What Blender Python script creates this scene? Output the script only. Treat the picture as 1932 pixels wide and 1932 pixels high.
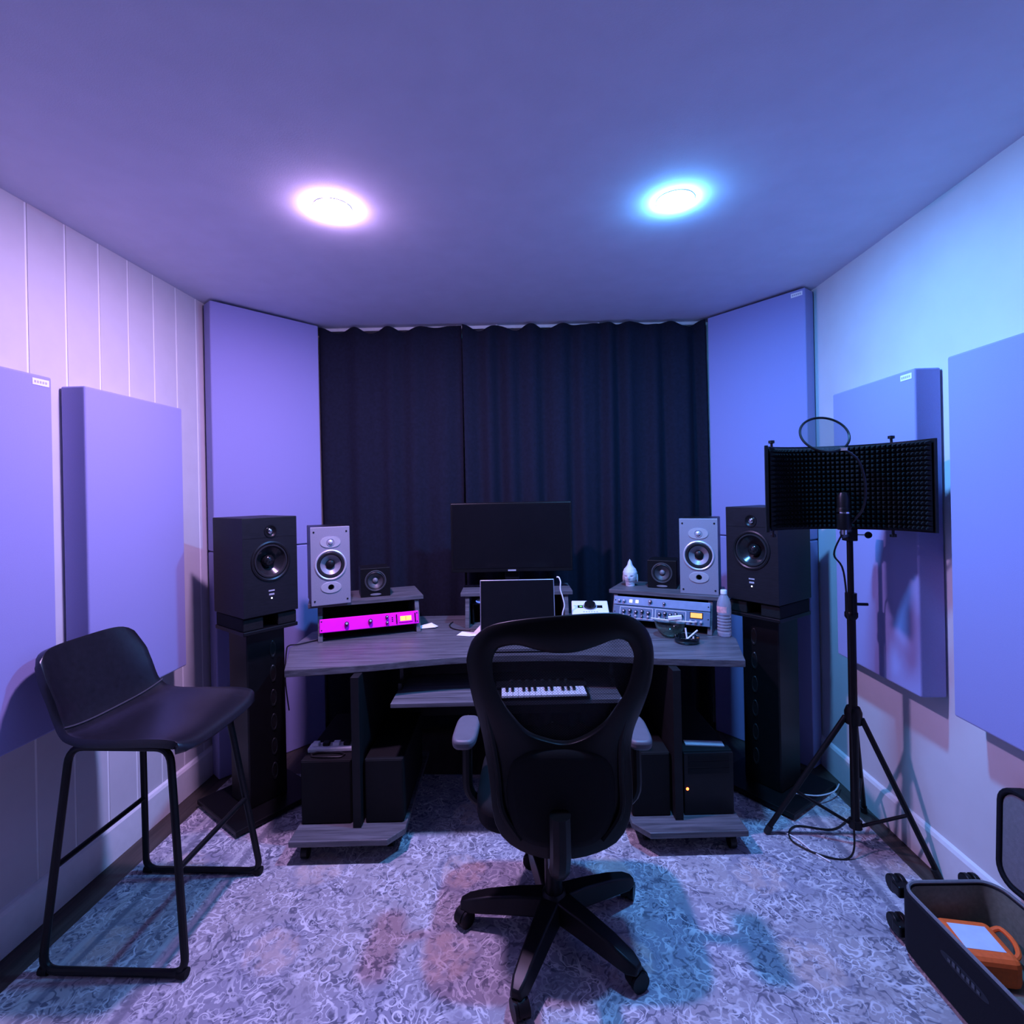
import bpy, bmesh, math, random
from mathutils import Matrix, Vector
R = math.radians
random.seed(7)
for o in list(bpy.data.objects): bpy.data.objects.remove(o)
S = bpy.context.scene
COL = S.collection
PI = math.pi

# ------------------------------------------------------------------ camera, world, exposure
HC = 1.46
psi, rho = R(2.6), 0.02
cam_d = bpy.data.cameras.new('camera'); cam = bpy.data.objects.new('camera', cam_d); COL.objects.link(cam)
cam_d.sensor_width = 36; cam_d.sensor_height = 36; cam_d.sensor_fit = 'HORIZONTAL'
cam_d.lens = 36 * 967 / 1932
cam_d.shift_y = -36 / 1932
cam_d.clip_start = 0.02
Fw = Vector((-math.sin(psi), math.cos(psi), 0)); R0 = Vector((math.cos(psi), math.sin(psi), 0)); Zv = Vector((0, 0, 1))
Rt = R0 * math.cos(rho) - Zv * math.sin(rho); Up = Zv * math.cos(rho) + R0 * math.sin(rho)
m = Matrix((Rt, Up, -Fw)).transposed().to_4x4(); m.translation = Vector((0, 0, HC))
cam.matrix_world = m
S.camera = cam
w = bpy.data.worlds.new('world'); S.world = w; w.use_nodes = True
w.node_tree.nodes['Background'].inputs[0].default_value = (0.010, 0.012, 0.016, 1)
w.node_tree.nodes['Background'].inputs[1].default_value = 1.0
S.view_settings.view_transform = 'Standard'; S.view_settings.look = 'None'
S.view_settings.gamma = 1; S.view_settings.use_curve_mapping = False
S.view_settings.exposure = 0.0
LAMP_PINK = (0.85, 0.53, 1.15); LAMP_BLUE = (0.12, 0.44, 1.1)
LAMP_POWER_PINK = 1000; LAMP_POWER_BLUE = 1200

# ------------------------------------------------------------------ room numbers
XL, XR, YB, YR, H = -1.75, 1.49, 3.27, -1.3, 2.505

# ------------------------------------------------------------------ materials
MATS = {}
def newmat(name):
    mt = bpy.data.materials.new(name); mt.use_nodes = True
    nt = mt.node_tree; b = nt.nodes['Principled BSDF']
    return mt, nt, b
def N(nt, t, **kw):
    n = nt.nodes.new(t)
    for k, v in kw.items(): setattr(n, k, v)
    return n
def mat(name, col, rough=0.6, metal=0.0, var=0.12, scale=30, bump=0.0, bscale=200, stretch=None, emit=None, estr=0, spec=None, sheen=0, coat=0):
    if name in MATS: return MATS[name]
    if spec is None: spec = .25 if (max(col) < .05 and rough > .3 and not metal) else .5
    mt, nt, b = newmat(name)
    tc = N(nt, 'ShaderNodeTexCoord'); mp = N(nt, 'ShaderNodeMapping')
    nt.links.new(tc.outputs['Object'], mp.inputs[0])
    if stretch: mp.inputs['Scale'].default_value = stretch
    no = N(nt, 'ShaderNodeTexNoise'); no.inputs['Scale'].default_value = scale; no.inputs['Detail'].default_value = 4
    nt.links.new(mp.outputs[0], no.inputs['Vector'])
    rp = N(nt, 'ShaderNodeValToRGB')
    rp.color_ramp.elements[0].position = 0.3; rp.color_ramp.elements[1].position = 0.7
    rp.color_ramp.elements[0].color = (*[max(0, c * (1 - var)) for c in col], 1)
    rp.color_ramp.elements[1].color = (*[min(1, c * (1 + var)) for c in col], 1)
    nt.links.new(no.outputs['Fac'], rp.inputs[0]); nt.links.new(rp.outputs[0], b.inputs['Base Color'])
    b.inputs['Roughness'].default_value = rough; b.inputs['Metallic'].default_value = metal
    b.inputs['Specular IOR Level'].default_value = spec
    b.inputs['Sheen Weight'].default_value = sheen; b.inputs['Coat Weight'].default_value = coat
    if bump:
        n2 = N(nt, 'ShaderNodeTexNoise'); n2.inputs['Scale'].default_value = bscale; n2.inputs['Detail'].default_value = 3
        nt.links.new(mp.outputs[0], n2.inputs['Vector'])
        bp = N(nt, 'ShaderNodeBump'); bp.inputs['Strength'].default_value = bump; bp.inputs['Distance'].default_value = 0.002
        nt.links.new(n2.outputs['Fac'], bp.inputs['Height']); nt.links.new(bp.outputs[0], b.inputs['Normal'])
    if emit:
        b.inputs['Emission Color'].default_value = (*emit, 1); b.inputs['Emission Strength'].default_value = estr
    MATS[name] = mt
    return mt
def glass(name, col, ior=1.33, rough=0.03):
    mt, nt, b = newmat(name)
    no = N(nt, 'ShaderNodeTexNoise'); no.inputs['Scale'].default_value = 60
    rp = N(nt, 'ShaderNodeValToRGB'); rp.color_ramp.elements[0].color = (*[c * .93 for c in col], 1); rp.color_ramp.elements[1].color = (*col, 1)
    nt.links.new(no.outputs['Fac'], rp.inputs[0]); nt.links.new(rp.outputs[0], b.inputs['Base Color'])
    b.inputs['Transmission Weight'].default_value = 1; b.inputs['IOR'].default_value = ior; b.inputs['Roughness'].default_value = rough
    MATS[name] = mt; return mt
def mesh_fabric(name, col, solid, scale=260):
    mt, nt, b = newmat(name)
    tc = N(nt, 'ShaderNodeTexCoord'); mp = N(nt, 'ShaderNodeMapping'); mp.inputs['Rotation'].default_value = (0, R(45), 0)
    fm = N(nt, 'ShaderNodeVectorMath', operation='MULTIPLY'); fm.inputs[1].default_value = (1, 0, 1)
    nt.links.new(tc.outputs['Object'], fm.inputs[0]); nt.links.new(fm.outputs[0], mp.inputs[0])
    ck = N(nt, 'ShaderNodeTexVoronoi'); ck.inputs['Scale'].default_value = scale; ck.inputs['Randomness'].default_value = 0.0
    nt.links.new(mp.outputs[0], ck.inputs['Vector'])
    rp = N(nt, 'ShaderNodeValToRGB'); rp.color_ramp.elements[0].position = .35; rp.color_ramp.elements[1].position = .6
    rp.color_ramp.elements[0].color = (max(0, solid - .18),) * 3 + (1,); rp.color_ramp.elements[1].color = (min(1, solid + .18),) * 3 + (1,)
    nt.links.new(ck.outputs['Distance'], rp.inputs[0])
    tr = N(nt, 'ShaderNodeBsdfTransparent'); mx = N(nt, 'ShaderNodeMixShader')
    b.inputs['Base Color'].default_value = (*col, 1); b.inputs['Roughness'].default_value = .8
    nt.links.new(rp.outputs[0], mx.inputs[0]); nt.links.new(tr.outputs[0], mx.inputs[1]); nt.links.new(b.outputs[0], mx.inputs[2])
    nt.links.new(mx.outputs[0], nt.nodes['Material Output'].inputs[0])
    MATS[name] = mt; return mt

def wood(name, c1, c2, stretch, scale=6, rough=.45):
    mt, nt, b = newmat(name)
    tc = N(nt, 'ShaderNodeTexCoord'); mp = N(nt, 'ShaderNodeMapping'); mp.inputs['Scale'].default_value = stretch
    nt.links.new(tc.outputs['Object'], mp.inputs[0])
    n1 = N(nt, 'ShaderNodeTexNoise'); n1.inputs['Scale'].default_value = scale; n1.inputs['Detail'].default_value = 8; n1.inputs['Roughness'].default_value = .65; n1.inputs['Distortion'].default_value = .4
    nt.links.new(mp.outputs[0], n1.inputs['Vector'])
    rp = N(nt, 'ShaderNodeValToRGB'); rp.color_ramp.elements[0].position = .34; rp.color_ramp.elements[1].position = .66
    rp.color_ramp.elements[0].color = (*c1, 1); rp.color_ramp.elements[1].color = (*c2, 1)
    nt.links.new(n1.outputs['Fac'], rp.inputs[0]); nt.links.new(rp.outputs[0], b.inputs['Base Color'])
    b.inputs['Roughness'].default_value = rough
    bp = N(nt, 'ShaderNodeBump'); bp.inputs['Strength'].default_value = .15; bp.inputs['Distance'].default_value = .002
    nt.links.new(n1.outputs['Fac'], bp.inputs['Height']); nt.links.new(bp.outputs[0], b.inputs['Normal'])
    MATS[name] = mt; return mt

M_CEIL = mat('ceiling paint', (.74, .74, .84), .9, var=.03, scale=8, bump=.12, bscale=300)
M_WALL = mat('white wall paint', (.68, .67, .68), .8, var=.03, scale=6, bump=.08, bscale=400)
M_PLANK = mat('plank paint', (.63, .61, .62), .55, var=.03, scale=9, bump=.05, bscale=120)
M_GROOVE = mat('groove highlight white', (.93, .92, .91), .5, var=.02)  # brighter than the planks: light caught in the grooves is put into this colour
M_BASE = mat('baseboard paint', (.80, .80, .80), .4, var=.03)
M_PANEL = mat('panel fabric', (.30, .30, .58), .95, var=.06, scale=500, bump=.25, bscale=900, sheen=.2)
M_PANELS = mat('panel edge fabric', (.40, .39, .47), .95, var=.06, scale=500, bump=.25, bscale=900)
M_CURT = mat('curtain fabric', (.008, .010, .022), .95, var=.2, scale=60, bump=.15, bscale=700)
M_DESK = wood('dark ash laminate', (.050, .048, .055), (.15, .145, .16), (1.2, 22, 22), 3.0, .42)
M_EDGE = mat('laminate edge', (.16, .16, .17), .4, var=.1, scale=40)
M_DARKW = mat('dark laminate', (.008, .008, .009), .6, var=.2, scale=20)
M_BLK = mat('black paint', (.005, .005, .006), .42, var=.15)
M_BLKM = mat('matte black', (.004, .004, .0045), .75, var=.2)
M_BLKS = mat('black satin plastic', (.006, .006, .007), .38, var=.15)
M_BLKG = mat('black gloss', (.008, .008, .009), .12, var=.1)
M_RUB = mat('rubber surround', (.020, .020, .022), .38, var=.1)
M_SPK = mat('black woodgrain vinyl', (.009, .009, .012), .5, var=.25, scale=25, stretch=(1, 1, 6))
M_SILV = mat('silver baffle', (.30, .30, .35), .42, .15, var=.05, scale=200)
M_SILVL = mat('bright silver', (.72, .72, .76), .3, .5, var=.05)
M_CONE = mat('mineral cone', (.30, .30, .34), .4, .25, var=.06)
M_CONEB = mat('black cone', (.014, .014, .016), .22, var=.1)
M_CHROME = mat('chrome', (.75, .75, .78), .12, 1, var=.03)
M_STEEL = mat('dark steel', (.03, .03, .033), .35, .7, var=.1)
M_WHITE = mat('white plastic', (.85, .85, .86), .4, var=.03)
M_PAPER = mat('white paper', (.90, .88, .88), .8, var=.03)
M_GREYT = mat('grey print', (.45, .45, .48), .6, var=.1)
M_LEATH = mat('black leather', (.007, .007, .011), .30, var=.25, scale=60, bump=.2, bscale=420, spec=.6)
M_CHF = mat('chair plastic', (.0035, .004, .0035), .36, var=.15, spec=.22)
M_CHM = mesh_fabric('chair mesh', (.006, .006, .007), .62, 170)
M_POP = mesh_fabric('pop mesh', (.04, .05, .06), .55, 700)
M_ARM = mat('armrest pad', (.10, .10, .115), .5, var=.08)
M_FOAM = mat('acoustic foam', (.007, .008, .009), .85, var=.3, scale=120)
M_FABB = mat('black luggage fabric', (.005, .005, .009), .8, var=.2, scale=300, bump=.3, bscale=800)
M_LIN = mat('grey lining', (.17, .17, .185), .8, var=.1, scale=80, bump=.2, bscale=300)
M_LIND = mat('dark lining', (.16, .17, .13), .85, var=.15, scale=80)
M_ORANGE = mat('orange pouch fabric', (.95, .14, .02), .7, var=.1, scale=80)
M_MAG = mat('magenta enamel', (1.0, .006, .70), .5, var=.04, spec=.15)
M_BLUEP = mat('blue grey enamel', (.10, .16, .24), .4, var=.08)
M_BLUEL = mat('grey blue enamel', (.20, .28, .40), .4, var=.08)
M_AMBER = mat('lit amber meter', (.9, .5, .1), .4, emit=(1.0, .27, .015), estr=1.35)
M_AMBERB = mat('lit pale amber meter', (.9, .5, .1), .4, emit=(1.0, .42, .07), estr=1.4)
M_LEDW = mat('lit white led', (.9, .9, .9), .4, emit=(.85, .9, 1), estr=2.2)
M_LEDB = mat('lit blue led', (.2, .3, .9), .4, emit=(.12, .22, 1), estr=1.3)
M_LEDR = mat('lit red led', (.9, .1, .05), .4, emit=(1, .10, .02), estr=9)
M_LEDG = mat('lit green led', (.2, .9, .2), .4, emit=(.2, 1, .15), estr=1.0)
M_STONE = mat('white ceramic', (.72, .74, .80), .5, var=.08, scale=40)
M_SCREEN = mat('dark screen', (.006, .006, .008), .18, var=.1)
M_ALU = mat('aluminium', (.55, .55, .58), .3, .8, var=.04)
M_BOTTLE = glass('clear bottle', (.90, .90, .97), 1.20, .08); M_BOTTLE.node_tree.nodes['Principled BSDF'].inputs['Transmission Weight'].default_value = .72
M_BOWL = glass('green glass', (.72, .92, .80), 1.40, .06)
M_ASH = glass('dark glass', (.05, .10, .11), 1.45, .05)
M_LABEL = mat('bottle label', (.75, .40, .40), .6, var=.3, scale=90)
M_CABLE = mat('black cable', (.012, .012, .012), .5)
M_CABLEW = mat('white cable', (.8, .8, .82), .5)
M_FLOOR = wood('dark plank floor', (.028, .022, .018), (.075, .060, .048), (18, 1.0, 18), 3.0, .5)
M_KEYW = mat('ivory keys', (.88, .88, .9), .3, var=.02)
M_BLUECL = mat('blue plastic', (.04, .10, .20), .5, var=.1)
M_TRIM = mat('lamp trim', (.8, .8, .8), .5, var=.02)

def lamp_mat(name, col, power):
    mt, nt, b = newmat(name)
    nt.nodes.remove(b)
    e = N(nt, 'ShaderNodeEmission'); e.inputs[0].default_value = (*col, 1); e.inputs[1].default_value = power
    nt.links.new(e.outputs[0], nt.nodes['Material Output'].inputs[0])
    return mt

def rug_mat():
    mt, nt, b = newmat('distressed oriental rug')
    L = nt.links.new
    tc = N(nt, 'ShaderNodeTexCoord')
    def math_(op, a, c=None):
        n = N(nt, 'ShaderNodeMath', operation=op)
        for i, v in enumerate((a, c)):
            if v is None: continue
            if isinstance(v, (int, float)): n.inputs[i].default_value = v
            else: L(v, n.inputs[i])
        return n.outputs[0]
    def noise(scale, detail=4, vec=None, dist=0):
        n = N(nt, 'ShaderNodeTexNoise'); n.inputs['Scale'].default_value = scale; n.inputs['Detail'].default_value = detail; n.inputs['Distortion'].default_value = dist
        L(vec or tc.outputs['Object'], n.inputs['Vector']); return n
    def ramp(v, p0, p1, c0=(0, 0, 0, 1), c1=(1, 1, 1, 1)):
        n = N(nt, 'ShaderNodeValToRGB'); n.color_ramp.elements[0].position = p0; n.color_ramp.elements[1].position = p1
        n.color_ramp.elements[0].color = c0; n.color_ramp.elements[1].color = c1; L(v, n.inputs[0]); return n.outputs[0]
    def mix(f, a, c):
        n = N(nt, 'ShaderNodeMix', data_type='RGBA')
        if isinstance(f, float): n.inputs[0].default_value = f
        else: L(f, n.inputs[0])
        for i, v in ((6, a), (7, c)):
            if isinstance(v, tuple): n.inputs[i].default_value = v
            else: L(v, n.inputs[i])
        return n.outputs[2]
    # warped coordinates give curling scrolls
    nw = noise(7, 2)
    sub = N(nt, 'ShaderNodeVectorMath', operation='SUBTRACT'); L(nw.outputs['Color'], sub.inputs[0]); sub.inputs[1].default_value = (.5, .5, .5)
    sc = N(nt, 'ShaderNodeVectorMath', operation='SCALE'); L(sub.outputs[0], sc.inputs[0]); sc.inputs['Scale'].default_value = .075
    ad = N(nt, 'ShaderNodeVectorMath', operation='ADD'); L(tc.outputs['Object'], ad.inputs[0]); L(sc.outputs[0], ad.inputs[1])
    fl = N(nt, 'ShaderNodeVectorMath', operation='MULTIPLY'); L(ad.outputs[0], fl.inputs[0]); fl.inputs[1].default_value = (1, 1, 0)
    def contour(scale, k, w, detail=1.5, seed=0.0):
        mpn = N(nt, 'ShaderNodeMapping'); mpn.inputs['Location'].default_value = (seed, seed * .7, 0); L(fl.outputs[0], mpn.inputs[0])
        c = noise(scale, detail, mpn.outputs[0]).outputs['Fac']
        d = math_('ABSOLUTE', math_('SUBTRACT', math_('FRACT', math_('MULTIPLY', c, k)), .5))
        return ramp(d, w * .45, w, (1, 1, 1, 1), (0, 0, 0, 1))
    v3 = N(nt, 'ShaderNodeTexVoronoi', feature='F1'); v3.inputs['Scale'].default_value = 30; L(fl.outputs[0], v3.inputs['Vector'])
    wear = ramp(noise(3.4, 5).outputs['Fac'], .36, .64)
    fine = noise(110, 6).outputs['Fac']
    lines = math_('MAXIMUM', contour(14, 6.0, .13), math_('MULTIPLY', contour(30, 4.5, .15, 2, 3.1), .8))
    lines = math_('MULTIPLY', lines, ramp(noise(11, 4).outputs['Fac'], .34, .58))
    dark = math_('MAXIMUM', contour(17, 5.0, .16, 2, 7.7), ramp(v3.outputs['Distance'], .16, .30, (1, 1, 1, 1), (0, 0, 0, 1)))
    dark = math_('MULTIPLY', dark, ramp(noise(8, 4, None, .5).outputs['Fac'], .34, .52))
    ground = mix(ramp(noise(1.7, 3).outputs['Fac'], .42, .60), (.30, .29, .35, 1), (.38, .34, .34, 1))
    col = mix(math_('MULTIPLY', dark, .85), ground, (.06, .06, .10, 1))
    col = mix(lines, col, (.76, .74, .74, 1))
    col = mix(math_('MULTIPLY', wear, .20), col, (.50, .48, .50, 1))
    # rows of faded medallions
    sp = N(nt, 'ShaderNodeSeparateXYZ'); L(tc.outputs['Object'], sp.inputs[0])
    def medal(px, py, ox, oy):
        a = math_('ABSOLUTE', math_('SUBTRACT', math_('FRACT', math_('ADD', math_('DIVIDE', sp.outputs[0], px), ox)), .5))
        c = math_('ABSOLUTE', math_('SUBTRACT', math_('FRACT', math_('ADD', math_('DIVIDE', sp.outputs[1], py), oy)), .5))
        a = math_('MULTIPLY', a, px); c = math_('MULTIPLY', c, py)
        return math_('SQRT', math_('ADD', math_('POWER', a, 2.0), math_('POWER', c, 2.0)))
    md = medal(.56, .36, .31 / .56 + .5 - 0.0, .5 + (1.50 - 1.60) / .36)
    md = math_('ADD', md, math_('MULTIPLY', math_('SUBTRACT', noise(16, 3).outputs['Fac'], .5), .06))
    disc = ramp(md, .075, .10, (1, 1, 1, 1), (0, 0, 0, 1))
    rim = math_('MULTIPLY', ramp(md, .085, .095), ramp(md, .105, .118, (1, 1, 1, 1), (0, 0, 0, 1)))
    col = mix(math_('MULTIPLY', math_('MULTIPLY', disc, ramp(noise(26, 4).outputs['Fac'], .36, .56)), .5), col, (.66, .48, .40, 1))
    col = mix(math_('MULTIPLY', rim, .35), col, (.20, .20, .27, 1))
    # border stripes along the long edges (object x measured from rug centre)
    ax = math_('ABSOLUTE', sp.outputs[0])
    for x0, wd, cc, k in ((1.20, .018, (.17, .17, .21, 1), .8), (1.235, .010, (.62, .61, .60, 1), .6), (1.30, .008, (.20, .20, .24, 1), .6), (1.475, .014, (.16, .16, .20, 1), .75), (1.515, .014, (.60, .59, .58, 1), .55)):
        s = ramp(math_('ABSOLUTE', math_('SUBTRACT', ax, x0)), wd * .6, wd, (1, 1, 1, 1), (0, 0, 0, 1))
        col = mix(math_('MULTIPLY', s, k), col, cc)
    col = mix(math_('MULTIPLY', fine, .22), col, (.20, .19, .24, 1))
    L(col, b.inputs['Base Color'])
    b.inputs['Roughness'].default_value = .95; b.inputs['Specular IOR Level'].default_value = .15
    bp = N(nt, 'ShaderNodeBump'); bp.inputs['Strength'].default_value = .35; bp.inputs['Distance'].default_value = .004
    L(noise(420, 3).outputs['Fac'], bp.inputs['Height']); L(bp.outputs[0], b.inputs['Normal'])
    return mt

# ------------------------------------------------------------------ mesh builder
class MB:
    def __init__(s): s.v = []; s.f = []
    def add(s, vs, fs, M=None):
        o = len(s.v)
        for p in vs:
            p = Vector(p)
            if M is not None: p = M @ p
            s.v.append(tuple(p))
        s.f += [tuple(i + o for i in f) for f in fs]
        return s
    def box(s, x0, x1, y0, y1, z0, z1, M=None):
        vs = [(x0, y0, z0), (x1, y0, z0), (x1, y1, z0), (x0, y1, z0), (x0, y0, z1), (x1, y0, z1), (x1, y1, z1), (x0, y1, z1)]
        return s.add(vs, [(0, 3, 2, 1), (4, 5, 6, 7), (0, 1, 5, 4), (1, 2, 6, 5), (2, 3, 7, 6), (3, 0, 4, 7)], M)
    def cyl(s, p0, p1, r0, r1=None, n=16, caps=True, M=None):
        p0, p1 = Vector(p0), Vector(p1); r1 = r0 if r1 is None else r1
        d = (p1 - p0).normalized(); a = d.orthogonal().normalized(); b = d.cross(a)
        vs = []
        for p, r in ((p0, r0), (p1, r1)):
            for k in range(n):
                t = 2 * PI * k / n; vs.append(p + a * r * math.cos(t) + b * r * math.sin(t))
        fs = [(k, (k + 1) % n, n + (k + 1) % n, n + k) for k in range(n)]
        if caps: fs += [tuple(reversed(range(n))), tuple(range(n, 2 * n))]
        return s.add(vs, fs, M)
    def tube(s, path, r, n=8, closed=False, M=None):
        P = [Vector(p) for p in path]; m = len(P); vs = []; prev = None
        for i in range(m):
            if closed: d = (P[(i + 1) % m] - P[i - 1]).normalized()
            else: d = (P[min(i + 1, m - 1)] - P[max(i - 1, 0)]).normalized()
            a = d.orthogonal().normalized() if prev is None else (prev - d * prev.dot(d)).normalized()
            prev = a; b = d.cross(a); rr = r[i] if isinstance(r, (list, tuple)) else r
            for k in range(n):
                t = 2 * PI * k / n; vs.append(P[i] + a * rr * math.cos(t) + b * rr * math.sin(t))
        fs = []
        for i in range(m if closed else m - 1):
            j = (i + 1) % m
            for k in range(n): fs.append((i * n + k, i * n + (k + 1) % n, j * n + (k + 1) % n, j * n + k))
        if not closed: fs += [tuple(reversed(range(n))), tuple(range((m - 1) * n, m * n))]
        return s.add(vs, fs, M)
    def lathe(s, prof, n=28, M=None):            # prof: (r, z) about local z
        vs = []; fs = []; m = len(prof)
        for r, z in prof:
            for k in range(n):
                t = 2 * PI * k / n; vs.append((r * math.cos(t), r * math.sin(t), z))
        for i in range(m - 1):
            for k in range(n): fs.append((i * n + k, i * n + (k + 1) % n, (i + 1) * n + (k + 1) % n, (i + 1) * n + k))
        return s.add(vs, [f for f in fs if f], M)
    def prism(s, out, z0, z1, M=None):
        n = len(out)
        vs = [(x, y, z0) for x, y in out] + [(x, y, z1) for x, y in out]
        fs = [tuple(reversed(range(n))), tuple(range(n, 2 * n))] + [(k, (k + 1) % n, n + (k + 1) % n, n + k) for k in range(n)]
        return s.add(vs, fs, M)
    def ell(s, c, rx, ry, rz, nu=20, nv=12, M=None):
        vs = []; fs = []
        for i in range(nv + 1):
            ph = PI * i / nv
            for k in range(nu):
                t = 2 * PI * k / nu
                vs.append((c[0] + rx * math.sin(ph) * math.cos(t), c[1] + ry * math.sin(ph) * math.sin(t), c[2] - rz * math.cos(ph)))
        for i in range(nv):
            for k in range(nu): fs.append((i * nu + k, i * nu + (k + 1) % nu, (i + 1) * nu + (k + 1) % nu, (i + 1) * nu + k))
        return s.add(vs, fs, M)
    def build(s, name, mt, parent=None, smooth=False, bevel=0, seg=2, weld=True, solid=0, subd=0, angle=35):
        me = bpy.data.meshes.new(name); me.from_pydata(s.v, [], s.f)
        bm = bmesh.new(); bm.from_mesh(me)
        if weld: bmesh.ops.remove_doubles(bm, verts=bm.verts, dist=1e-5)
        bmesh.ops.dissolve_degenerate(bm, edges=bm.edges, dist=1e-6)
        bmesh.ops.recalc_face_normals(bm, faces=bm.faces)
        bm.to_mesh(me); bm.free()
        me.materials.append(mt)
        ob = bpy.data.objects.new(name, me); COL.objects.link(ob)
        if parent is not None: ob.parent = parent
        if smooth:
            me.polygons.foreach_set('use_smooth', [True] * len(me.polygons))
            me.set_sharp_from_angle(angle=R(angle))
        if solid:
            md = ob.modifiers.new('solid', 'SOLIDIFY'); md.thickness = solid; md.offset = 0
        if bevel:
            md = ob.modifiers.new('bevel', 'BEVEL'); md.width = bevel; md.segments = seg; md.limit_method = 'ANGLE'; md.angle_limit = R(40)
        if subd:
            md = ob.modifiers.new('sub', 'SUBSURF'); md.levels = subd; md.render_levels = subd
        return ob
def B(): return MB()
def T(x, y, z): return Matrix.Translation((x, y, z))
def RX(a): return Matrix.Rotation(a, 4, 'X')
def RY(a): return Matrix.Rotation(a, 4, 'Y')
def RZ(a): return Matrix.Rotation(a, 4, 'Z')
FRONT = RX(PI / 2)          # local z axis of a lathe -> -y (towards the viewer)
def thing(name, label, cat, loc=(0, 0, 0), rz=0, group=None):
    o = bpy.data.objects.new(name, None); COL.objects.link(o)
    o.empty_display_size = .05
    o.location = loc; o.rotation_euler = (0, 0, rz)
    return tag(o, label, cat, group)
def tag(o, label, cat, group=None):
    o['label'] = label; o['category'] = cat
    if group: o['group'] = group
    return o
def struct(o): o['kind'] = 'structure'; return o
def rounded(pts, r, n=5, closed=False):
    P = [Vector(p) for p in pts]; out = []; m = len(P)
    for i in range(m):
        if not closed and i in (0, m - 1): out.append(P[i]); continue
        a, b, c = P[i - 1], P[i], P[(i + 1) % m]
        u = (a - b).normalized(); v = (c - b).normalized()
        p0 = b + u * r; p2 = b + v * r
        for k in range(n + 1):
            t = k / n; out.append(p0 * (1 - t) ** 2 + b * 2 * t * (1 - t) + p2 * t ** 2)
    return out
def smooth_path(pts, n=6):
    P = [Vector(p) for p in pts]; out = []
    for i in range(len(P) - 1):
        p0 = P[max(i - 1, 0)]; p1 = P[i]; p2 = P[i + 1]; p3 = P[min(i + 2, len(P) - 1)]
        for k in range(n):
            t = k / n
            out.append(.5 * ((2 * p1) + (p2 - p0) * t + (2 * p0 - 5 * p1 + 4 * p2 - p3) * t * t + (3 * p1 - p0 - 3 * p2 + p3) * t ** 3))
    out.append(P[-1]); return out

# ------------------------------------------------------------------ the room
struct(B().box(XL - .1, XR + .1, YR - .1, YB + .1, -.06, 0).build('floor', M_FLOOR))
struct(B().box(XL - .1, XR + .1, YR - .1, YB + .1, H, H + .08).build('ceiling', M_CEIL))
wl = struct(B().box(XL - .12, XL - .003, YR - .1, YB + .1, 0, H).build('wall_left', M_GROOVE))
struct(B().box(XR, XR + .1, YR - .1, YB + .1, 0, H).build('wall_right', M_WALL))
struct(B().box(XL, XR, YB, YB + .1, 0, H).build('wall_back', M_WALL))
struct(B().box(XL, XR, YR - .1, YR, 0, H).build('wall_rear', mat('dark rear wall', (.10, .10, .11), .9)))
pitch = .1488
y = 1.703 - pitch * 20
plank_me = None
while y < YB:
    y0, y1 = max(y + .0045, YR), min(y + pitch - .0045, YB)
    if y1 - y0 > .02:
        full = abs((y1 - y0) - (pitch - .009)) < 1e-6
        if full and plank_me:
            o = bpy.data.objects.new('plank', plank_me); COL.objects.link(o); o.parent = wl; o.location = (XL - .003, y0, 0)
            md = o.modifiers.new('bevel', 'BEVEL'); md.width = .0015; md.segments = 2
        else:
            o = B().box(0, .003, 0, y1 - y0, 0, H).build('plank', M_PLANK, wl, bevel=.0015); o.location = (XL - .003, y0, 0)
            if full: plank_me = o.data
    y += pitch
def baseboard(name, x0, x1, sgn):
    h = .15
    out = [(x0, 0), (x0 + sgn * .016, 0), (x0 + sgn * .016, h - .018), (x0 + sgn * .010, h - .006), (x0, h)]
    b = B(); n = len(out)
    b.add([(x, YR, z) for x, z in out] + [(x, YB, z) for x, z in out],
          [tuple(range(n)), tuple(reversed(range(n, 2 * n)))] + [(k, (k + 1) % n, n + (k + 1) % n, n + k) for k in range(n)])
    return struct(b.build(name, M_BASE))
baseboard('baseboard_left', XL, 0, 1); baseboard('baseboard_right', XR, 0, -1)
struct(B().box(XL + .02, XR - .02, YB - .016, YB, 0, .15).build('baseboard_back', M_BASE, bevel=.005))

# ceiling lamps
def ceiling_lamp(x, y, col, power, label):
    t = thing('ceiling_lamp', label, 'light', (x, y, H), 0, 'recessed ceiling lamps')
    B().lathe([(.0652, 0), (.068, 0), (.0675, -.002), (.0652, -.003)], 40).build('trim_ring', M_TRIM, t, smooth=True)
    B().lathe([(.0650, -.001), (.0640, -.005), (.056, -.009), (.036, -.011), (.0, -.012)], 32).build('diffuser', lamp_mat('lamp ' + label[:4], col, power), t, smooth=True)
ceiling_lamp(-.713, 1.828, LAMP_PINK, LAMP_POWER_PINK, 'round recessed ceiling lamp glowing pinkish white')
ceiling_lamp(.526, 1.877, LAMP_BLUE, LAMP_POWER_BLUE, 'round recessed ceiling lamp glowing bluish white')

# rug
rug = B().box(-1.615, 1.395, -2.2, 1.14, 0, .008).build('area_rug', rug_mat(), bevel=.004)
rug.location = (0.0, 1.50, 0.0)
tag(rug, 'large distressed oriental rug in faded grey and cream scrollwork', 'rug')
G = .008                     # top of the rug

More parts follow.
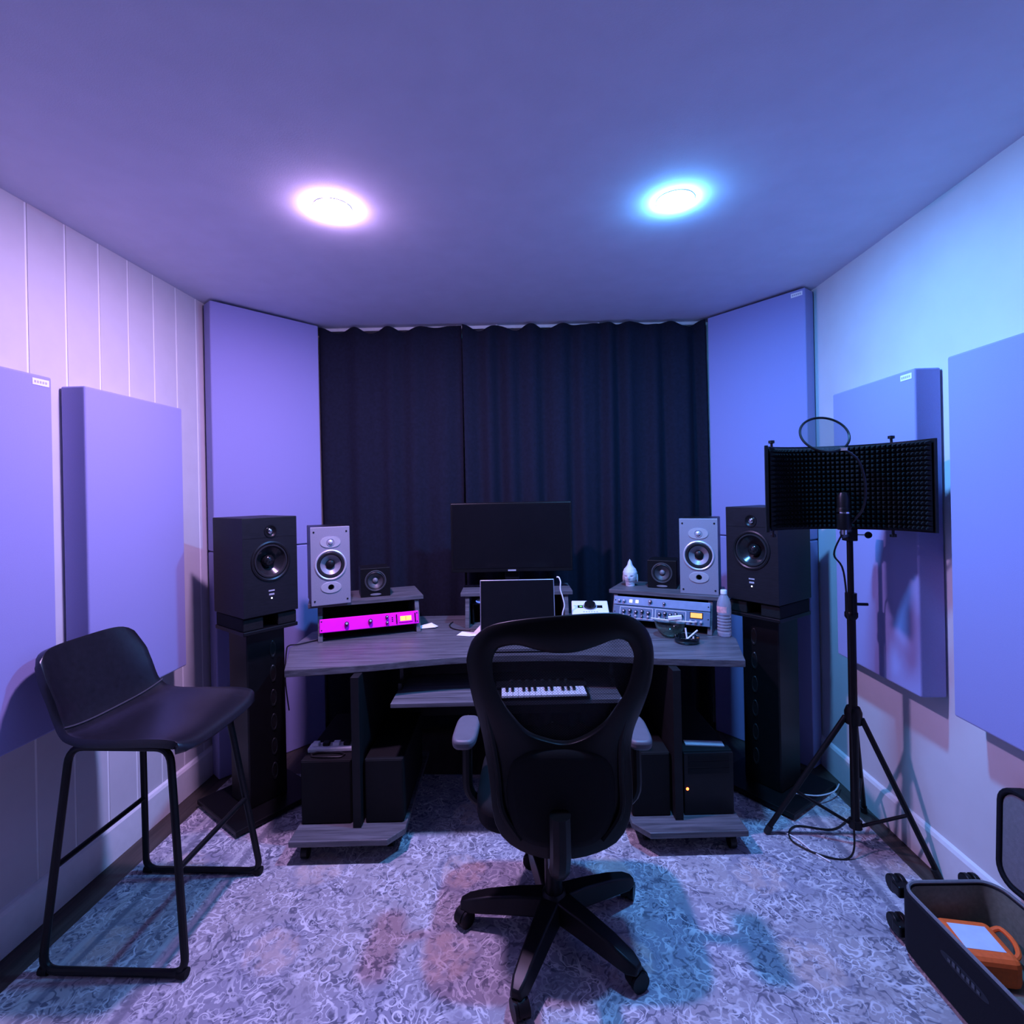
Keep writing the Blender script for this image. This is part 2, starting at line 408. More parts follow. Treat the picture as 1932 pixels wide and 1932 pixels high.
# ------------------------------------------------------------------ acoustic panels
def acoustic_panel(name, label, p0, p1, thick, z0, z1, tagpos=None, group=None, cat='acoustic panel'):
    """p0 -> p1 run left to right along the front face as seen from inside the room"""
    p0, p1 = Vector((*p0, 0)), Vector((*p1, 0)); d = p1 - p0; W = d.length; a = math.atan2(d.y, d.x)
    t = thing(name, label, cat, (p0.x, p0.y, z0), a, group)
    hh = z1 - z0
    B().box(0, W, 0, thick, 0, hh).build('fabric_cover', M_PANEL, t, bevel=.007, seg=3)
    B().box(.012, W - .012, thick, thick + .004, .012, hh - .012).build('back_board', M_BLKM, t)
    if tagpos:
        B().box(W - .012 - .058 if tagpos == 'r' else .012, W - .012 if tagpos == 'r' else .07, -.0015, .001, hh - .036, hh - .014).build('maker_tag', M_PAPER, t)
        b = B()
        x0 = W - .012 - .052 if tagpos == 'r' else .018
        for k in range(5): b.box(x0 + k * .0095, x0 + k * .0095 + .006, -.0022, -.001, hh - .029, hh - .021)
        b.build('tag_print', M_GREYT, t)
    return t
ZA, ZB = .682, 1.887
XF, XG = XL + .1, XR - .1
gp = 'fabric acoustic panels on the walls'
acoustic_panel('wall_panel', 'grey fabric acoustic panel on the plank wall behind the bar stool back, white corner tag', (XF, 1.07), (XF, 1.687), .094, ZA, ZB, 'r', gp)
acoustic_panel('wall_panel', 'grey fabric acoustic panel on the plank wall next to the corner bass trap', (XF, 1.815), (XF, 2.335), .094, ZA, ZB, None, gp)
acoustic_panel('wall_panel', 'grey fabric acoustic panel on the smooth wall behind the microphone shield, white corner tag', (XG, 2.45), (XG, 1.935), .094, ZA, ZB, 'r', gp)
acoustic_panel('wall_panel', 'grey fabric acoustic panel on the smooth wall above the open suitcase', (XG, 1.787), (XG, 1.17), .094, ZA, ZB, None, gp)
ct = 'corner bass traps'
A, Bp = (-1.668, 2.585), (-1.292, 3.045)
acoustic_panel('bass_trap', 'tall grey bass trap across the plank wall corner, upper one of two', A, Bp, .095, 1.185, H - .012, None, ct, 'bass trap')
acoustic_panel('bass_trap', 'tall grey bass trap behind the speaker stand at the plank wall, floor-standing', A, Bp, .095, 0.001, 1.180, None, ct, 'bass trap')
A2, B2 = (1.060, 3.150), (1.412, 2.715)
acoustic_panel('bass_trap', 'tall grey bass trap across the smooth wall corner, upper one of two, white tag', A2, B2, .095, 1.185, H - .012, 'r', ct, 'bass trap')
acoustic_panel('bass_trap', 'tall grey bass trap beside the microphone stand pole, standing on the floor', A2, B2, .095, 0.001, 1.180, None, ct, 'bass trap')

# ------------------------------------------------------------------ curtains
def curtain(label, x0, y0, x1, y1, waves, seed, depth):
    rnd = random.Random(seed)
    W = math.hypot(x1 - x0, y1 - y0); a = math.atan2(y1 - y0, x1 - x0)
    nx = int(W / .008); nz = 26
    ph = [rnd.uniform(0, 6.28) for _ in range(8)]
    vs = []; fs = []
    for j in range(nz + 1):
        v = j / nz
        for i in range(nx + 1):
            u = i / nx; s = u * W
            k = 2 * PI * waves / W
            warp = .018 * math.sin(s * 9 + ph[0]) + .010 * math.sin(s * 23 + ph[1])
            base = math.sin(k * (s + warp) + ph[2])
            fold = depth * (base + .30 * math.sin(1.6 * k * s + ph[3]) + .18 * math.sin(.45 * k * s + ph[4] + v))
            amp = .55 + .6 * (1 - v) if v < .9 else .55
            drift = .012 * math.sin(3 * v + ph[5] + 4 * s)
            zt = H - .014 - .021 * (1 - math.cos(2 * PI * s / .21)) * (.6 + .4 * math.sin(5 * s + ph[6]))
            vs.append((s + drift * (1 - v), fold * amp - .01, .035 + (zt - .035) * v))
    for j in range(nz):
        for i in range(nx):
            q = j * (nx + 1) + i; fs.append((q, q + 1, q + nx + 2, q + nx + 1))
    t = thing('curtain', label, 'curtain', (x0, y0, 0), a, 'dark curtains')
    B().add(vs, fs).build('curtain_cloth', M_CURT, t, smooth=True, angle=80, solid=.003)
    n = max(2, int(W / .21)); b = B()
    for k in range(n + 1):
        s = min(max(k * .21, .01), W - .01)
        b = B().box(s - .005, s + .005, .024, .0455, H - .040, H - .004).build('hook', M_WHITE, t)
    return t
cx0, cy0, cx1, cy1 = -1.30, 3.085, 1.052, 3.194
fs_ = .37
mx_, my_ = cx0 + (cx1 - cx0) * fs_, cy0 + (cy1 - cy0) * fs_
curtain('dark navy curtain hanging behind the small and silver speakers by the magenta unit', cx0, cy0, mx_ - .003, my_, 5, 3, .018)
curtain('wide dark navy curtain hanging behind the monitor and the carved head', mx_ + .003, my_, cx1, cy1, 10.0, 5, .030)
a_ = math.atan2(cy1 - cy0, cx1 - cx0)
tr = thing('curtain_track', 'thin white curtain track fixed to the ceiling above the dark curtains', 'curtain track', (cx0, cy0, H), a_)
B().box(0, math.hypot(cx1 - cx0, cy1 - cy0), .046, .062, -.020, -.001).build('rail', M_WHITE, tr)

# ------------------------------------------------------------------ desk
DZ = .75
desk = thing('studio_desk', 'wide dark wood-grain studio desk with curved front and pull-out keyboard tray', 'desk', (-.1, 2.2, 0), R(3))
front = [(-.95, -.092), (-.64, -.048), (-.45, -.005), (-.25, .030), (0, .042), (.25, .030), (.45, -.005), (.64, -.048), (.95, -.092)]
fr = [(p.x, p.y) for p in smooth_path([(x, y, 0) for x, y in front], 4)]
outl = fr + [(1.05, .22), (1.05, .50), (.80, .80), (-.80, .80), (-1.06, .50), (-1.06, .22)]
B().prism(outl, DZ - .030, DZ).build('desktop', M_DESK, desk, bevel=.003)
for sg in (-1, 1):
    B().box(sg * .66 - .017, sg * .66 + .017, -.105, .50, .105, DZ - .031).build('leg_panel', M_DARKW, desk, bevel=.002)
    pl = [(sg * .91, -.18), (sg * .52, -.18), (sg * .462, -.112), (sg * .462, .52), (sg * .91, .52)]
    fp = B().prism(pl, .080, .104).build('foot_plate', M_DESK, desk, bevel=.003)
    for x_, y_ in ((.86, -.13), (.53, -.07), (.86, .47), (.53, .47)):
        cw = B().cyl((sg * x_ - .012, y_, .029 + G), (sg * x_ + .012, y_, .029 + G), .029, n=18).build('caster_wheel', M_BLK, fp, smooth=True)
        B().box(sg * x_ - .016, sg * x_ + .016, y_ - .012, y_ + .012, .045 + G, .081).build('caster_fork', M_STEEL, fp)
B().box(-.64, .64, .49, .506, .30, DZ - .031).build('modesty_panel', M_DARKW, desk)
# keyboard tray
TZ = .60
tray = B().box(-.52, .44, -.085, .26, TZ - .018, TZ).build('keyboard_tray', M_DESK, desk, bevel=.002)
for sx in (-.51, .43):
    B().box(sx - .008, sx + .008, .06, .34, TZ + .001, TZ + .03).build('tray_rail', M_STEEL, tray)
    B().box(sx - .008, sx + .008, .10, .30, TZ + .028, DZ - .031).build('tray_bracket', M_STEEL, tray)

# keyboard on tray
kb = thing('midi_keyboard', 'small white-keyed music keyboard on the pull-out tray', 'keyboard', (.016, 2.115, TZ + .0005), R(3.5))
B().box(-.195, .195, .002, .17, .002, .017).build('keyboard_body', M_BLKS, kb, bevel=.003)
for k in range(15):
    x = -.172 + k * .0235
    B().box(x + .0006, x + .0229, -.004, .083, .017, .0265).build('white_key', M_KEYW, kb, bevel=.0012)
for k in range(14):
    if k % 7 in (2, 6): continue
    x = -.172 + (k + 1) * .0235
    B().box(x - .0062, x + .0062, .034, .083, .0266, .037).build('black_key', M_BLKG, kb, bevel=.001)
B().box(-.195, .195, .085, .17, .017, .030).build('control_panel', M_BLKS, kb, bevel=.002)
for k in range(8):
    B().cyl((-.13 + k * .034, .13, .030), (-.13 + k * .034, .13, .041), .007, .006, 14).build('control_knob', M_RUB, kb, smooth=True)

# ------------------------------------------------------------------ rack risers on the desk
def riser(label, x, y, rz, W, D, hh, lean, el=.025, er=.025, th=.020):
    t = thing('desk_riser', label, 'desk riser', (x, y, DZ + .0005), rz, 'wood-grain risers on the desk')
    B().box(-W / 2 - el, W / 2 + er, .0, D, hh - th, hh).build('shelf', M_DESK, t, bevel=.002)
    for sg in (-1, 1):
        x0 = sg * (W / 2 - .010); b = B()
        pr = [(.012 - lean, 0), (D - .03, 0), (D - .03, hh - th), (.012, hh - th)]
        b.add([(x0 - .011, yy, zz) for yy, zz in pr] + [(x0 + .011, yy, zz) for yy, zz in pr], [(0, 1, 2, 3), (7, 6, 5, 4), (0, 4, 5, 1), (1, 5, 6, 2), (2, 6, 7, 3), (3, 7, 4, 0)])
        b.build('side_panel', M_DESK, t, bevel=.002)
    B().box(-W / 2 + .002, W / 2 - .002, D - .05, D - .036, .0, hh - th).build('back_panel', M_BLKM, t)
    return t
TL, TR = R(22), R(-25)
RLx, RLy = -.854, 2.578
RRx, RRy = .634, 2.667
riser('dark wood-grain desk riser holding the magenta rack unit', RLx, RLy, TL, .497, .30, .18, .06, .045, .025)
riser('dark wood-grain desk riser holding the two blue rack units', RRx, RRy, TR, .497, .30, .18, .06, .025, .030)
riser('dark wood-grain desk riser under the monitor', -.11, 2.737, R(3), .55, .24, .18, .045)

def on_slope(x, y, rz, off, z0, tilt):      # frame on the sloped front of a riser
    return Matrix.Translation((x, y, DZ)) @ RZ(rz) @ T(0, off, z0) @ RX(-tilt)
def rack_thing(name, label, cat, x, y, rz, off, z0, tilt):
    t = thing(name, label, cat); t.matrix_world = on_slope(x, y, rz, off, z0, tilt); return t
tilt = R(20)
def knob(t, x, z, r=.008, h=.014, m=None, cap=True):
    k = B().lathe([(r, 0), (r, h * .6), (r * .82, h), (0.0001, h)], 18, T(x, -.002, z) @ FRONT).build('control_knob', m or M_BLKG, t, smooth=True)
    if cap: B().lathe([(r * .55, 0), (r * .5, .0015), (.0001, .0016)], 14, T(x, -.002 - h, z) @ FRONT).build('knob_cap', M_SILVL, k, smooth=True)
# magenta unit
u = rack_thing('rack_compressor', 'bright magenta rack unit with glowing amber meter', 'rack unit', RLx, RLy, TL, -.047, .046, tilt)
B().box(-.241, .241, -.002, .004, 0, .066).build('faceplate', M_MAG, u, bevel=.004, seg=3)
B().box(-.215, .215, .004, .10, .003, .060).build('chassis', M_BLKM, u)
knob(u, -.115, .032, .011, .02); knob(u, -.002, .034, .011, .02); knob(u, .080, .047, .008, .016); knob(u, .080, .019, .008, .016)
for z in (.024, .033, .042): B().box(.104, .110, -.0045, -.002, z - .002, z + .002).build('push_button', M_BLKG, u)
for x in (.128, .222): B().box(x - .0025, x + .0025, -.008, -.002, .010, .055).build('meter_bracket', M_BLKG, u)
B().box(.138, .210, -.006, -.002, .013, .051).build('meter_frame', M_MAG, u, bevel=.002)
mw = B().box(.146, .202, -.0068, -.006, .020, .044).build('meter_window', M_AMBERB, u)
B().box(.173, .1745, -.0074, -.0069, .022, .042).build('needle', M_BLKG, mw)
for sx in (-.232, .232):
    for z in (.012, .054): B().lathe([(.0035, 0), (.003, .0015), (.0001, .002)], 10, T(sx, -.002, z) @ FRONT).build('rack_screw', M_STEEL, u)
# two blue units
u = rack_thing('rack_preamp', 'slim grey-blue rack unit with two lit white buttons', 'rack unit', RRx, RRy, TR, -.024, .110, tilt)
B().box(-.241, .241, -.002, .004, 0, .043).build('faceplate', M_BLUEL, u, bevel=.002)
B().box(-.215, .215, .004, .10, .003, .040).build('chassis', M_BLKM, u)
for x in (-.150, -.118): B().box(x - .007, x + .007, -.006, -.002, .013, .028).build('lit_button', M_LEDW, u, bevel=.001)
for x in (-.21, -.185): knob(u, x, .021, .008, .012, M_BLUEL)
knob(u, -.05, .026, .009, .014, mat('brown knob', (.12, .05, .03), .4)); knob(u, .02, .021, .007, .012)
for x in (-.232, .232): B().lathe([(.0035, 0), (.003, .0015), (.0001, .002)], 10, T(x, -.002, .0215) @ FRONT).build('rack_screw', M_STEEL, u)
u = rack_thing('rack_channel', 'dark blue rack unit with white framed knob sections and glowing orange meter', 'rack unit', RRx, RRy, TR, -.049, .041, tilt)
B().box(-.241, .241, -.002, .004, 0, .070).build('faceplate', M_BLUEP, u, bevel=.002)
B().box(-.215, .215, .004, .10, .003, .066).build('chassis', M_BLKM, u)
for x0, x1 in ((-.205, -.035), (-.022, .128)):
    b = B()
    for p in ((x0, x1, .062, .064), (x0, x1, .008, .010), (x0, x0 + .002, .008, .064), (x1 - .002, x1, .008, .064)): b.box(p[0], p[1], -.003, -.002, p[2], p[3])
    b.build('section_outline', M_PAPER, u)
    for i in range(5):
        knob(u, x0 + .022 + i * (x1 - x0 - .044) / 4, .046 if i % 2 else .041, .009, .014)
        knob(u, x0 + .022 + i * (x1 - x0 - .044) / 4, .021, .006, .011, M_BLKG if i % 2 else M_SILVL)
B().box(.146, .208, -.004, -.002, .034, .064).build('meter_frame', M_BLKG, u, bevel=.002)
mw = B().box(.150, .204, -.0052, -.004, .037, .061).build('meter_window', M_AMBER, u, bevel=.002)
for x in (.150, .176, .200): knob(u, x, .018, .007, .012, M_SILVL)
for x in (-.232, .232): B().lathe([(.0035, 0), (.003, .0015), (.0001, .002)], 10, T(x, -.002, .035) @ FRONT).build('rack_screw', M_STEEL, u)

# ------------------------------------------------------------------ loudspeakers
def baffle(W, yf, cells, th=.012):
    """front plate made of stacked cells (z0, z1, zc, r); r = 0 is a plain cell. Real holes with walls."""
    b = B()
    for z0, z1, zc, r in cells:
        if r <= 0:
            b.add([(-W / 2, yf, z0), (W / 2, yf, z0), (W / 2, yf, z1), (-W / 2, yf, z1)], [(0, 1, 2, 3)]); continue
        ang = sorted([2 * PI * k / 32 for k in range(32)] + [math.atan2(z - zc, x) % (2 * PI) for x in (-W / 2, W / 2) for z in (z0, z1)])
        vi, vo, vb = [], [], []
        for a in ang:
            c, s = math.cos(a), math.sin(a)
            k = min((W / 2) / abs(c) if abs(c) > 1e-6 else 9, ((z1 - zc) / s if s > 1e-6 else (z0 - zc) / s if s < -1e-6 else 9))
            vi.append((r * c, yf, zc + r * s)); vo.append((k * c, yf, zc + k * s)); vb.append((r * c, yf + th, zc + r * s))
        n = len(ang)
        b.add(vi + vo, [(k, (k + 1) % n, n + (k + 1) % n, n + k) for k in range(n)])
        b.add(vi + vb, [(k, n + k, n + (k + 1) % n, (k + 1) % n) for k in range(n)])
    return b
def cabinet(W, D, hh, yf):                  # open-fronted box
    b = B(); x0, x1, y1 = -W / 2, W / 2, D / 2
    b.add([(x0, yf, 0), (x1, yf, 0), (x1, y1, 0), (x0, y1, 0), (x0, yf, hh), (x1, yf, hh), (x1, y1, hh), (x0, y1, hh)],
          [(0, 3, 2, 1), (4, 5, 6, 7), (1, 2, 6, 5), (2, 3, 7, 6), (3, 0, 4, 7)])
    return b
def big_speaker(label, x, y, z, rz):
    W, D, hh = .255, .30, .448; yf = -D / 2
    t = thing('studio_monitor', label, 'speaker', (x, y, z), rz, 'large black studio speakers')
    cabinet(W, D, hh, yf + .018).build('cabinet', M_SPK, t, bevel=.004)
    zc = .245
    ring = B()
    fb = baffle(W, yf, [(0, zc - .11, 0, 0), (zc - .11, zc + .11, zc, .082), (zc + .11, hh - .095, 0, 0), (hh - .095, hh - .035, hh - .065, .026), (hh - .035, hh, 0, 0)])
    x0, x1 = -W / 2, W / 2
    fb.add([(x0, yf, 0), (x1, yf, 0), (x1, yf, hh), (x0, yf, hh), (x0, yf + .018, 0), (x1, yf + .018, 0), (x1, yf + .018, hh), (x0, yf + .018, hh)], [(0, 4, 5, 1), (1, 5, 6, 2), (2, 6, 7, 3), (3, 7, 4, 0)])
    fb.build('front_baffle', M_SPK, t, bevel=.003)
    wf = B().lathe([(.092, 0), (.092, .004), (.086, .006), (.080, .003), (.079, -.004)], 44, T(0, yf, zc) @ FRONT).build('woofer_ring', M_STEEL, t, smooth=True)
    B().lathe([(.081, -.006), (.076, .003), (.070, .003), (.064, -.006)], 40, T(0, yf, zc) @ FRONT).build('woofer_surround', M_RUB, wf, smooth=True)
    B().lathe([(.065, -.006), (.050, -.020), (.032, -.034), (.028, -.036)], 40, T(0, yf, zc) @ FRONT).build('woofer_cone', M_CONEB, wf, smooth=True)
    B().lathe([(.030, -.036), (.029, -.024), (.024, -.013), (.014, -.006), (.0001, -.004)], 28, T(0, yf, zc) @ FRONT).build('dust_cap', M_BLKG, wf, smooth=True)
    tw = B().lathe([(.030, .0), (.030, .003), (.026, .003), (.020, -.004), (.0135, -.006)], 30, T(0, yf, hh - .065) @ FRONT).build('tweeter_plate', M_BLKS, t, smooth=True)
    B().lathe([(.0135, -.006), (.012, .001), (.007, .005), (.0001, .006)], 20, T(0, yf, hh - .065) @ FRONT).build('tweeter_dome', M_CHROME, tw, smooth=True)
    b = B().box(-.014, .014, yf - .001, yf + .001, .106, .112); b.box(-.012, .012, yf - .001, yf + .001, .088, .096); b.build('logo', M_GREYT, t)
    B().lathe([(.0038, 0), (.003, .002), (.0001, .0025)], 12, T(0, yf, .074) @ FRONT).build('power_light', M_LEDW, t)
    return t
def foam_pad(label, x, y, z, rz):
    t = thing('isolation_pad', label, 'speaker pad', (x, y, z), rz, 'foam pads under the big speakers')
    for sg in (-1, 1):
        b = B(); xx = sg * .080
        pr = [(-.138, 0), (.134, 0), (.134, .060), (-.138, .056)]
        b.add([(xx - .045, yy, zz) for yy, zz in pr] + [(xx + .045, yy, zz) for yy, zz in pr], [(0, 1, 2, 3), (7, 6, 5, 4), (0, 4, 5, 1), (1, 5, 6, 2), (2, 6, 7, 3), (3, 7, 4, 0)])
        b.build('foam_wedge', M_FOAM, t, bevel=.004)
    return t
def speaker_stand(label, x, y, rz, side):
    t = thing('speaker_stand', label, 'speaker stand', (x, y, G), rz, 'black speaker stands')
    zt = .862 - G
    B().box(-.20, .20, -.20, .20, .010, .032).build('base_plate', M_BLK, t, bevel=.004)
    for sx in (-.17, .17):
        for sy in (-.17, .17): B().cyl((sx, sy, 0), (sx, sy, .010), .012, .015, 12).build('floor_spike', M_STEEL, t)
    col = B().box(-.090, .090, -.090, .090, .032, zt - .018).build('column', M_BLK, t, bevel=.006)
    # row of oval cable ports on the face turned to the desk
    for k in range(6):
        z = .16 + k * .115
        ang = 0
        mm = RZ(ang) @ T(.030 * side, -.0902, z) @ FRONT
        b = B(); n = 24; vs = []; fs = []
        for r_, h_ in ((.85, .0), (1.0, .003), (1.18, .003), (1.3, .0)):
            for q in range(n):
                a = 2 * PI * q / n; vs.append((.012 * r_ * math.cos(a), .032 * r_ * math.sin(a), h_))
        for i in range(3):
            for q in range(n): fs.append((i * n + q, i * n + (q + 1) % n, (i + 1) * n + (q + 1) % n, (i + 1) * n + q))
        b.add(vs, fs, mm).build('port_ring', mat('port ring grey', (.022, .025, .025), .35, .4), col, smooth=True)
        vs = [(0, 0, .0012)] + [(.0102 * math.cos(2 * PI * q / n), .027 * math.sin(2 * PI * q / n), .0008) for q in range(n)]
        B().add(vs, [(0, 1 + q, 1 + (q + 1) % n) for q in range(n)], mm).build('port_plug', M_BLKM, col)
    B().box(-.128, .128, -.145, .140, zt - .018, zt).build('top_plate', M_BLK, t, bevel=.003)
    return t
SL, SR = (-1.348, 2.40, .96), (1.130, 2.555, -.92)
speaker_stand('black column speaker stand beside the bar stool', SL[0], SL[1], SL[2], 1)
speaker_stand('black column speaker stand behind the microphone stand', SR[0], SR[1], SR[2], -1)
foam_pad('dark foam pad under the black speaker by the plank wall', SL[0], SL[1], .8625, SL[2])
foam_pad('dark foam pad under the black speaker beside the water bottle', SR[0], SR[1], .8625, SR[2])
big_speaker('large black studio speaker on a stand by the plank wall', SL[0], SL[1], .923, SL[2])
big_speaker('large black studio speaker on a stand, partly behind the microphone shield', SR[0], SR[1], .923, SR[2])

def oval(cx, cz, rx, rz_, y0, y1, n=32):
    b = B(); o = [(cx + rx * math.copysign(abs(math.cos(a)) ** .9, math.cos(a)), cz + rz_ * math.copysign(abs(math.sin(a)) ** .9, math.sin(a))) for a in [2 * PI * k / n for k in range(n)]]
    b.add([(x, y0, z) for x, z in o] + [(x, y1, z) for x, z in o], [tuple(range(n)), tuple(reversed(range(n, 2 * n)))] + [(k, (k + 1) % n, n + (k + 1) % n, n + k) for k in range(n)])
    return b
def silver_speaker(label, x, y, z, rz):
    W, D, hh = .182, .24, .381; yf = -D / 2
    t = thing('bookshelf_speaker', label, 'speaker', (x, y, z), rz, 'silver-fronted bookshelf speakers')
    cabinet(W - .004, D, hh, yf + .012).build('cabinet', M_BLKS, t, bevel=.003)
    zw = .195
    fb = baffle(W, yf, [(0, .065, 0, 0), (.065, .105, .085, .0145), (.105, zw - .077, 0, 0), (zw - .077, zw + .077, zw, .062), (zw + .077, hh, 0, 0)])
    x0, x1 = -W / 2, W / 2
    fb.add([(x0, yf, 0), (x1, yf, 0), (x1, yf, hh), (x0, yf, hh), (x0, yf + .012, 0), (x1, yf + .012, 0), (x1, yf + .012, hh), (x0, yf + .012, hh)], [(0, 4, 5, 1), (1, 5, 6, 2), (2, 6, 7, 3), (3, 7, 4, 0)])
    fb.build('front_baffle', M_SILV, t, bevel=.002)
    wf = B().lathe([(.074, 0), (.074, .004), (.070, .006), (.066, .004), (.064, .0)], 44, T(0, yf, zw) @ FRONT).build('woofer_ring', M_SILVL, t, smooth=True)
    B().lathe([(.066, .001), (.061, .005), (.053, .004), (.048, -.004)], 40, T(0, yf, zw) @ FRONT).build('woofer_surround', M_RUB, wf, smooth=True)
    B().lathe([(.049, -.003), (.036, -.014), (.021, -.024)], 40, T(0, yf, zw) @ FRONT).build('woofer_cone', M_CONE, wf, smooth=True)
    B().lathe([(.022, -.024), (.020, -.014), (.012, -.009), (.0001, -.007)], 28, T(0, yf, zw) @ FRONT).build('dust_cap', M_BLKS, wf, smooth=True)
    tp = oval(0, hh - .075, .047, .027, yf - .003, yf + .0005).build('tweeter_plate', M_SILVL, t, smooth=True)
    B().lathe([(.019, .003), (.018, .006), (.014, .004), (.013, .003)], 28, T(0, yf, hh - .075) @ FRONT).build('tweeter_ring', M_SILV, tp, smooth=True)
    B().lathe([(.0125, .003), (.011, .009), (.006, .013), (.0001, .014)], 24, T(0, yf, hh - .075) @ FRONT).build('tweeter_dome', M_SILVL, tp, smooth=True)
    b = B(); n = 32; vs = []; fs = []
    for k in range(n):
        a = 2 * PI * k / n
        vs += [(.0145 * math.cos(a), yf - .0032, .085 + .0145 * math.sin(a)), (.047 * math.cos(a), yf - .0032, .085 + .027 * math.sin(a)), (.048 * math.cos(a), yf, .085 + .028 * math.sin(a)), (.0142 * math.cos(a), yf + .03, .085 + .0142 * math.sin(a))]
    for k in range(n):
        p, q = 4 * k, 4 * ((k + 1) % n); fs += [(p, q, q + 1, p + 1), (p + 1, q + 1, q + 2, p + 2), (p + 3, q + 3, q, p)]
    pp = b.add(vs, fs).build('port_plate', M_SILVL, t, smooth=True)
    B().lathe([(.0142, 0), (.0001, 0)], 24, T(0, yf + .03, .085) @ FRONT).build('port_bottom', M_BLKM, pp)
    for sx in (-.076, .076):
        for sz in (.022, hh - .024): B().lathe([(.0045, 0), (.004, .002), (.0001, .0025)], 12, T(sx, yf, sz) @ FRONT).build('baffle_screw', M_STEEL, t, smooth=True)
    return t
RZH = DZ + .1812
silver_speaker('silver-fronted bookshelf speaker on the riser above the magenta unit', -1.064, 2.570, RZH, .50)
silver_speaker('silver-fronted bookshelf speaker on the riser above the blue units', .861, 2.729, RZH, -.40)

def cube_speaker(label, x, y, z, rz):
    W, hh = .150, .150; yf = -W / 2
    t = thing('cube_speaker', label, 'speaker', (x, y, z), rz, 'small black cube speakers')
    cabinet(W, W, hh, yf + .01).build('cabinet', M_BLKS, t, bevel=.006, seg=3)
    zc = .083
    fb = baffle(W, yf, [(0, .020, 0, 0), (.020, hh - .004, zc, .047), (hh - .004, hh, 0, 0)])
    x0, x1 = -W / 2, W / 2
    fb.add([(x0, yf, 0), (x1, yf, 0), (x1, yf, hh), (x0, yf, hh), (x0, yf + .01, 0), (x1, yf + .01, 0), (x1, yf + .01, hh), (x0, yf + .01, hh)], [(0, 4, 5, 1), (1, 5, 6, 2), (2, 6, 7, 3), (3, 7, 4, 0)])
    fb.build('front_baffle', M_BLKS, t, bevel=.003)
    d = B().lathe([(.055, 0), (.055, .003), (.050, .004), (.047, .001)], 36, T(0, yf, zc) @ FRONT).build('driver_ring', mat('dark grey ring', (.05, .05, .056), .4), t, smooth=True)
    B().lathe([(.048, .0), (.043, .003), (.038, -.002)], 36, T(0, yf, zc) @ FRONT).build('driver_surround', M_RUB, d, smooth=True)
    B().lathe([(.038, -.002), (.026, -.014), (.014, -.021)], 36, T(0, yf, zc) @ FRONT).build('driver_cone', mat('paper cone', (.055, .055, .062), .45), d, smooth=True)
    B().lathe([(.0145, -.021), (.012, -.011), (.006, -.007), (.0001, -.006)], 24, T(0, yf, zc) @ FRONT).build('dust_cap', mat('grey dust cap', (.20, .20, .22), .4), d, smooth=True)
    oval(0, .012, .028, .0055, yf - .0015, yf).build('name_badge', mat('badge grey', (.30, .30, .33), .4, .4), t)
    return t
cube_speaker('small black cube speaker on the riser above the magenta unit', -.875, 2.72, RZH, .40)
cube_speaker('small black cube speaker on the riser beside the carved head', .699, 2.86, RZH, -.38)

# ------------------------------------------------------------------ carved head
hd = thing('carved_head', 'small pale carved head statue with pointed topknot on the riser', 'statue', (.518, 2.88, RZH), R(-22))
b = B(); nu, nv = 48, 40; vs = []; fs = []
def gauss(x, c, s): return math.exp(-((x - c) / s) ** 2)
prof = [(0, .026), (.012, .027), (.020, .029), (.035, .037), (.055, .042), (.075, .042), (.092, .035), (.104, .024), (.112, .017), (.120, .014), (.130, .011), (.140, .006), (.147, .0008)]
def rad(z):
    for (z0, r0), (z1, r1) in zip(prof, prof[1:]):
        if z <= z1: t = (z - z0) / (z1 - z0); return r0 + (r1 - r0) * (t * t * (3 - 2 * t) * .5 + t * .5)
    return prof[-1][1]
for i in range(nv + 1):
    z = .147 * i / nv
    for k in range(nu):
        a = 2 * PI * k / nu; fa = math.atan2(math.sin(a + PI / 2), math.cos(a + PI / 2))   # 0 at the face (-y)
        r = rad(z)
        r += .009 * gauss(fa, 0, .16) * gauss(z, .044, .010) + .005 * gauss(fa, 0, .12) * gauss(z, .054, .009)      # nose
        r -= .004 * (gauss(fa, .42, .20) + gauss(fa, -.42, .20)) * gauss(z, .055, .006)                              # eye sockets
        r += .0025 * (gauss(fa, .42, .28) + gauss(fa, -.42, .28)) * gauss(z, .064, .004)                             # brows
        r += .004 * gauss(fa, 0, .30) * gauss(z, .029, .0035) - .002 * gauss(fa, 0, .35) * gauss(z, .0255, .002)     # lips
        r += .004 * gauss(fa, 0, .45) * gauss(z, .017, .006)                                                         # chin
        if z > .070 and abs(fa) > -1: r += .0009 * math.sin(16 * a) * math.sin(z * 700)                              # hair curls
        vs.append((r * math.cos(a) * .92, r * math.sin(a), z))
for i in range(nv):
    for k in range(nu): fs.append((i * nu + k, i * nu + (k + 1) % nu, (i + 1) * nu + (k + 1) % nu, (i + 1) * nu + k))
fs.append(tuple(reversed(range(nu)))); fs.append(tuple(range(nv * nu, (nv + 1) * nu)))
b.add(vs, fs).build('head', M_STONE, hd, smooth=True, angle=60)
for sg in (-1, 1): B().ell((sg * .038, .006, .042), .005, .010, .024, 12, 10).build('ear', M_STONE, hd, smooth=True)

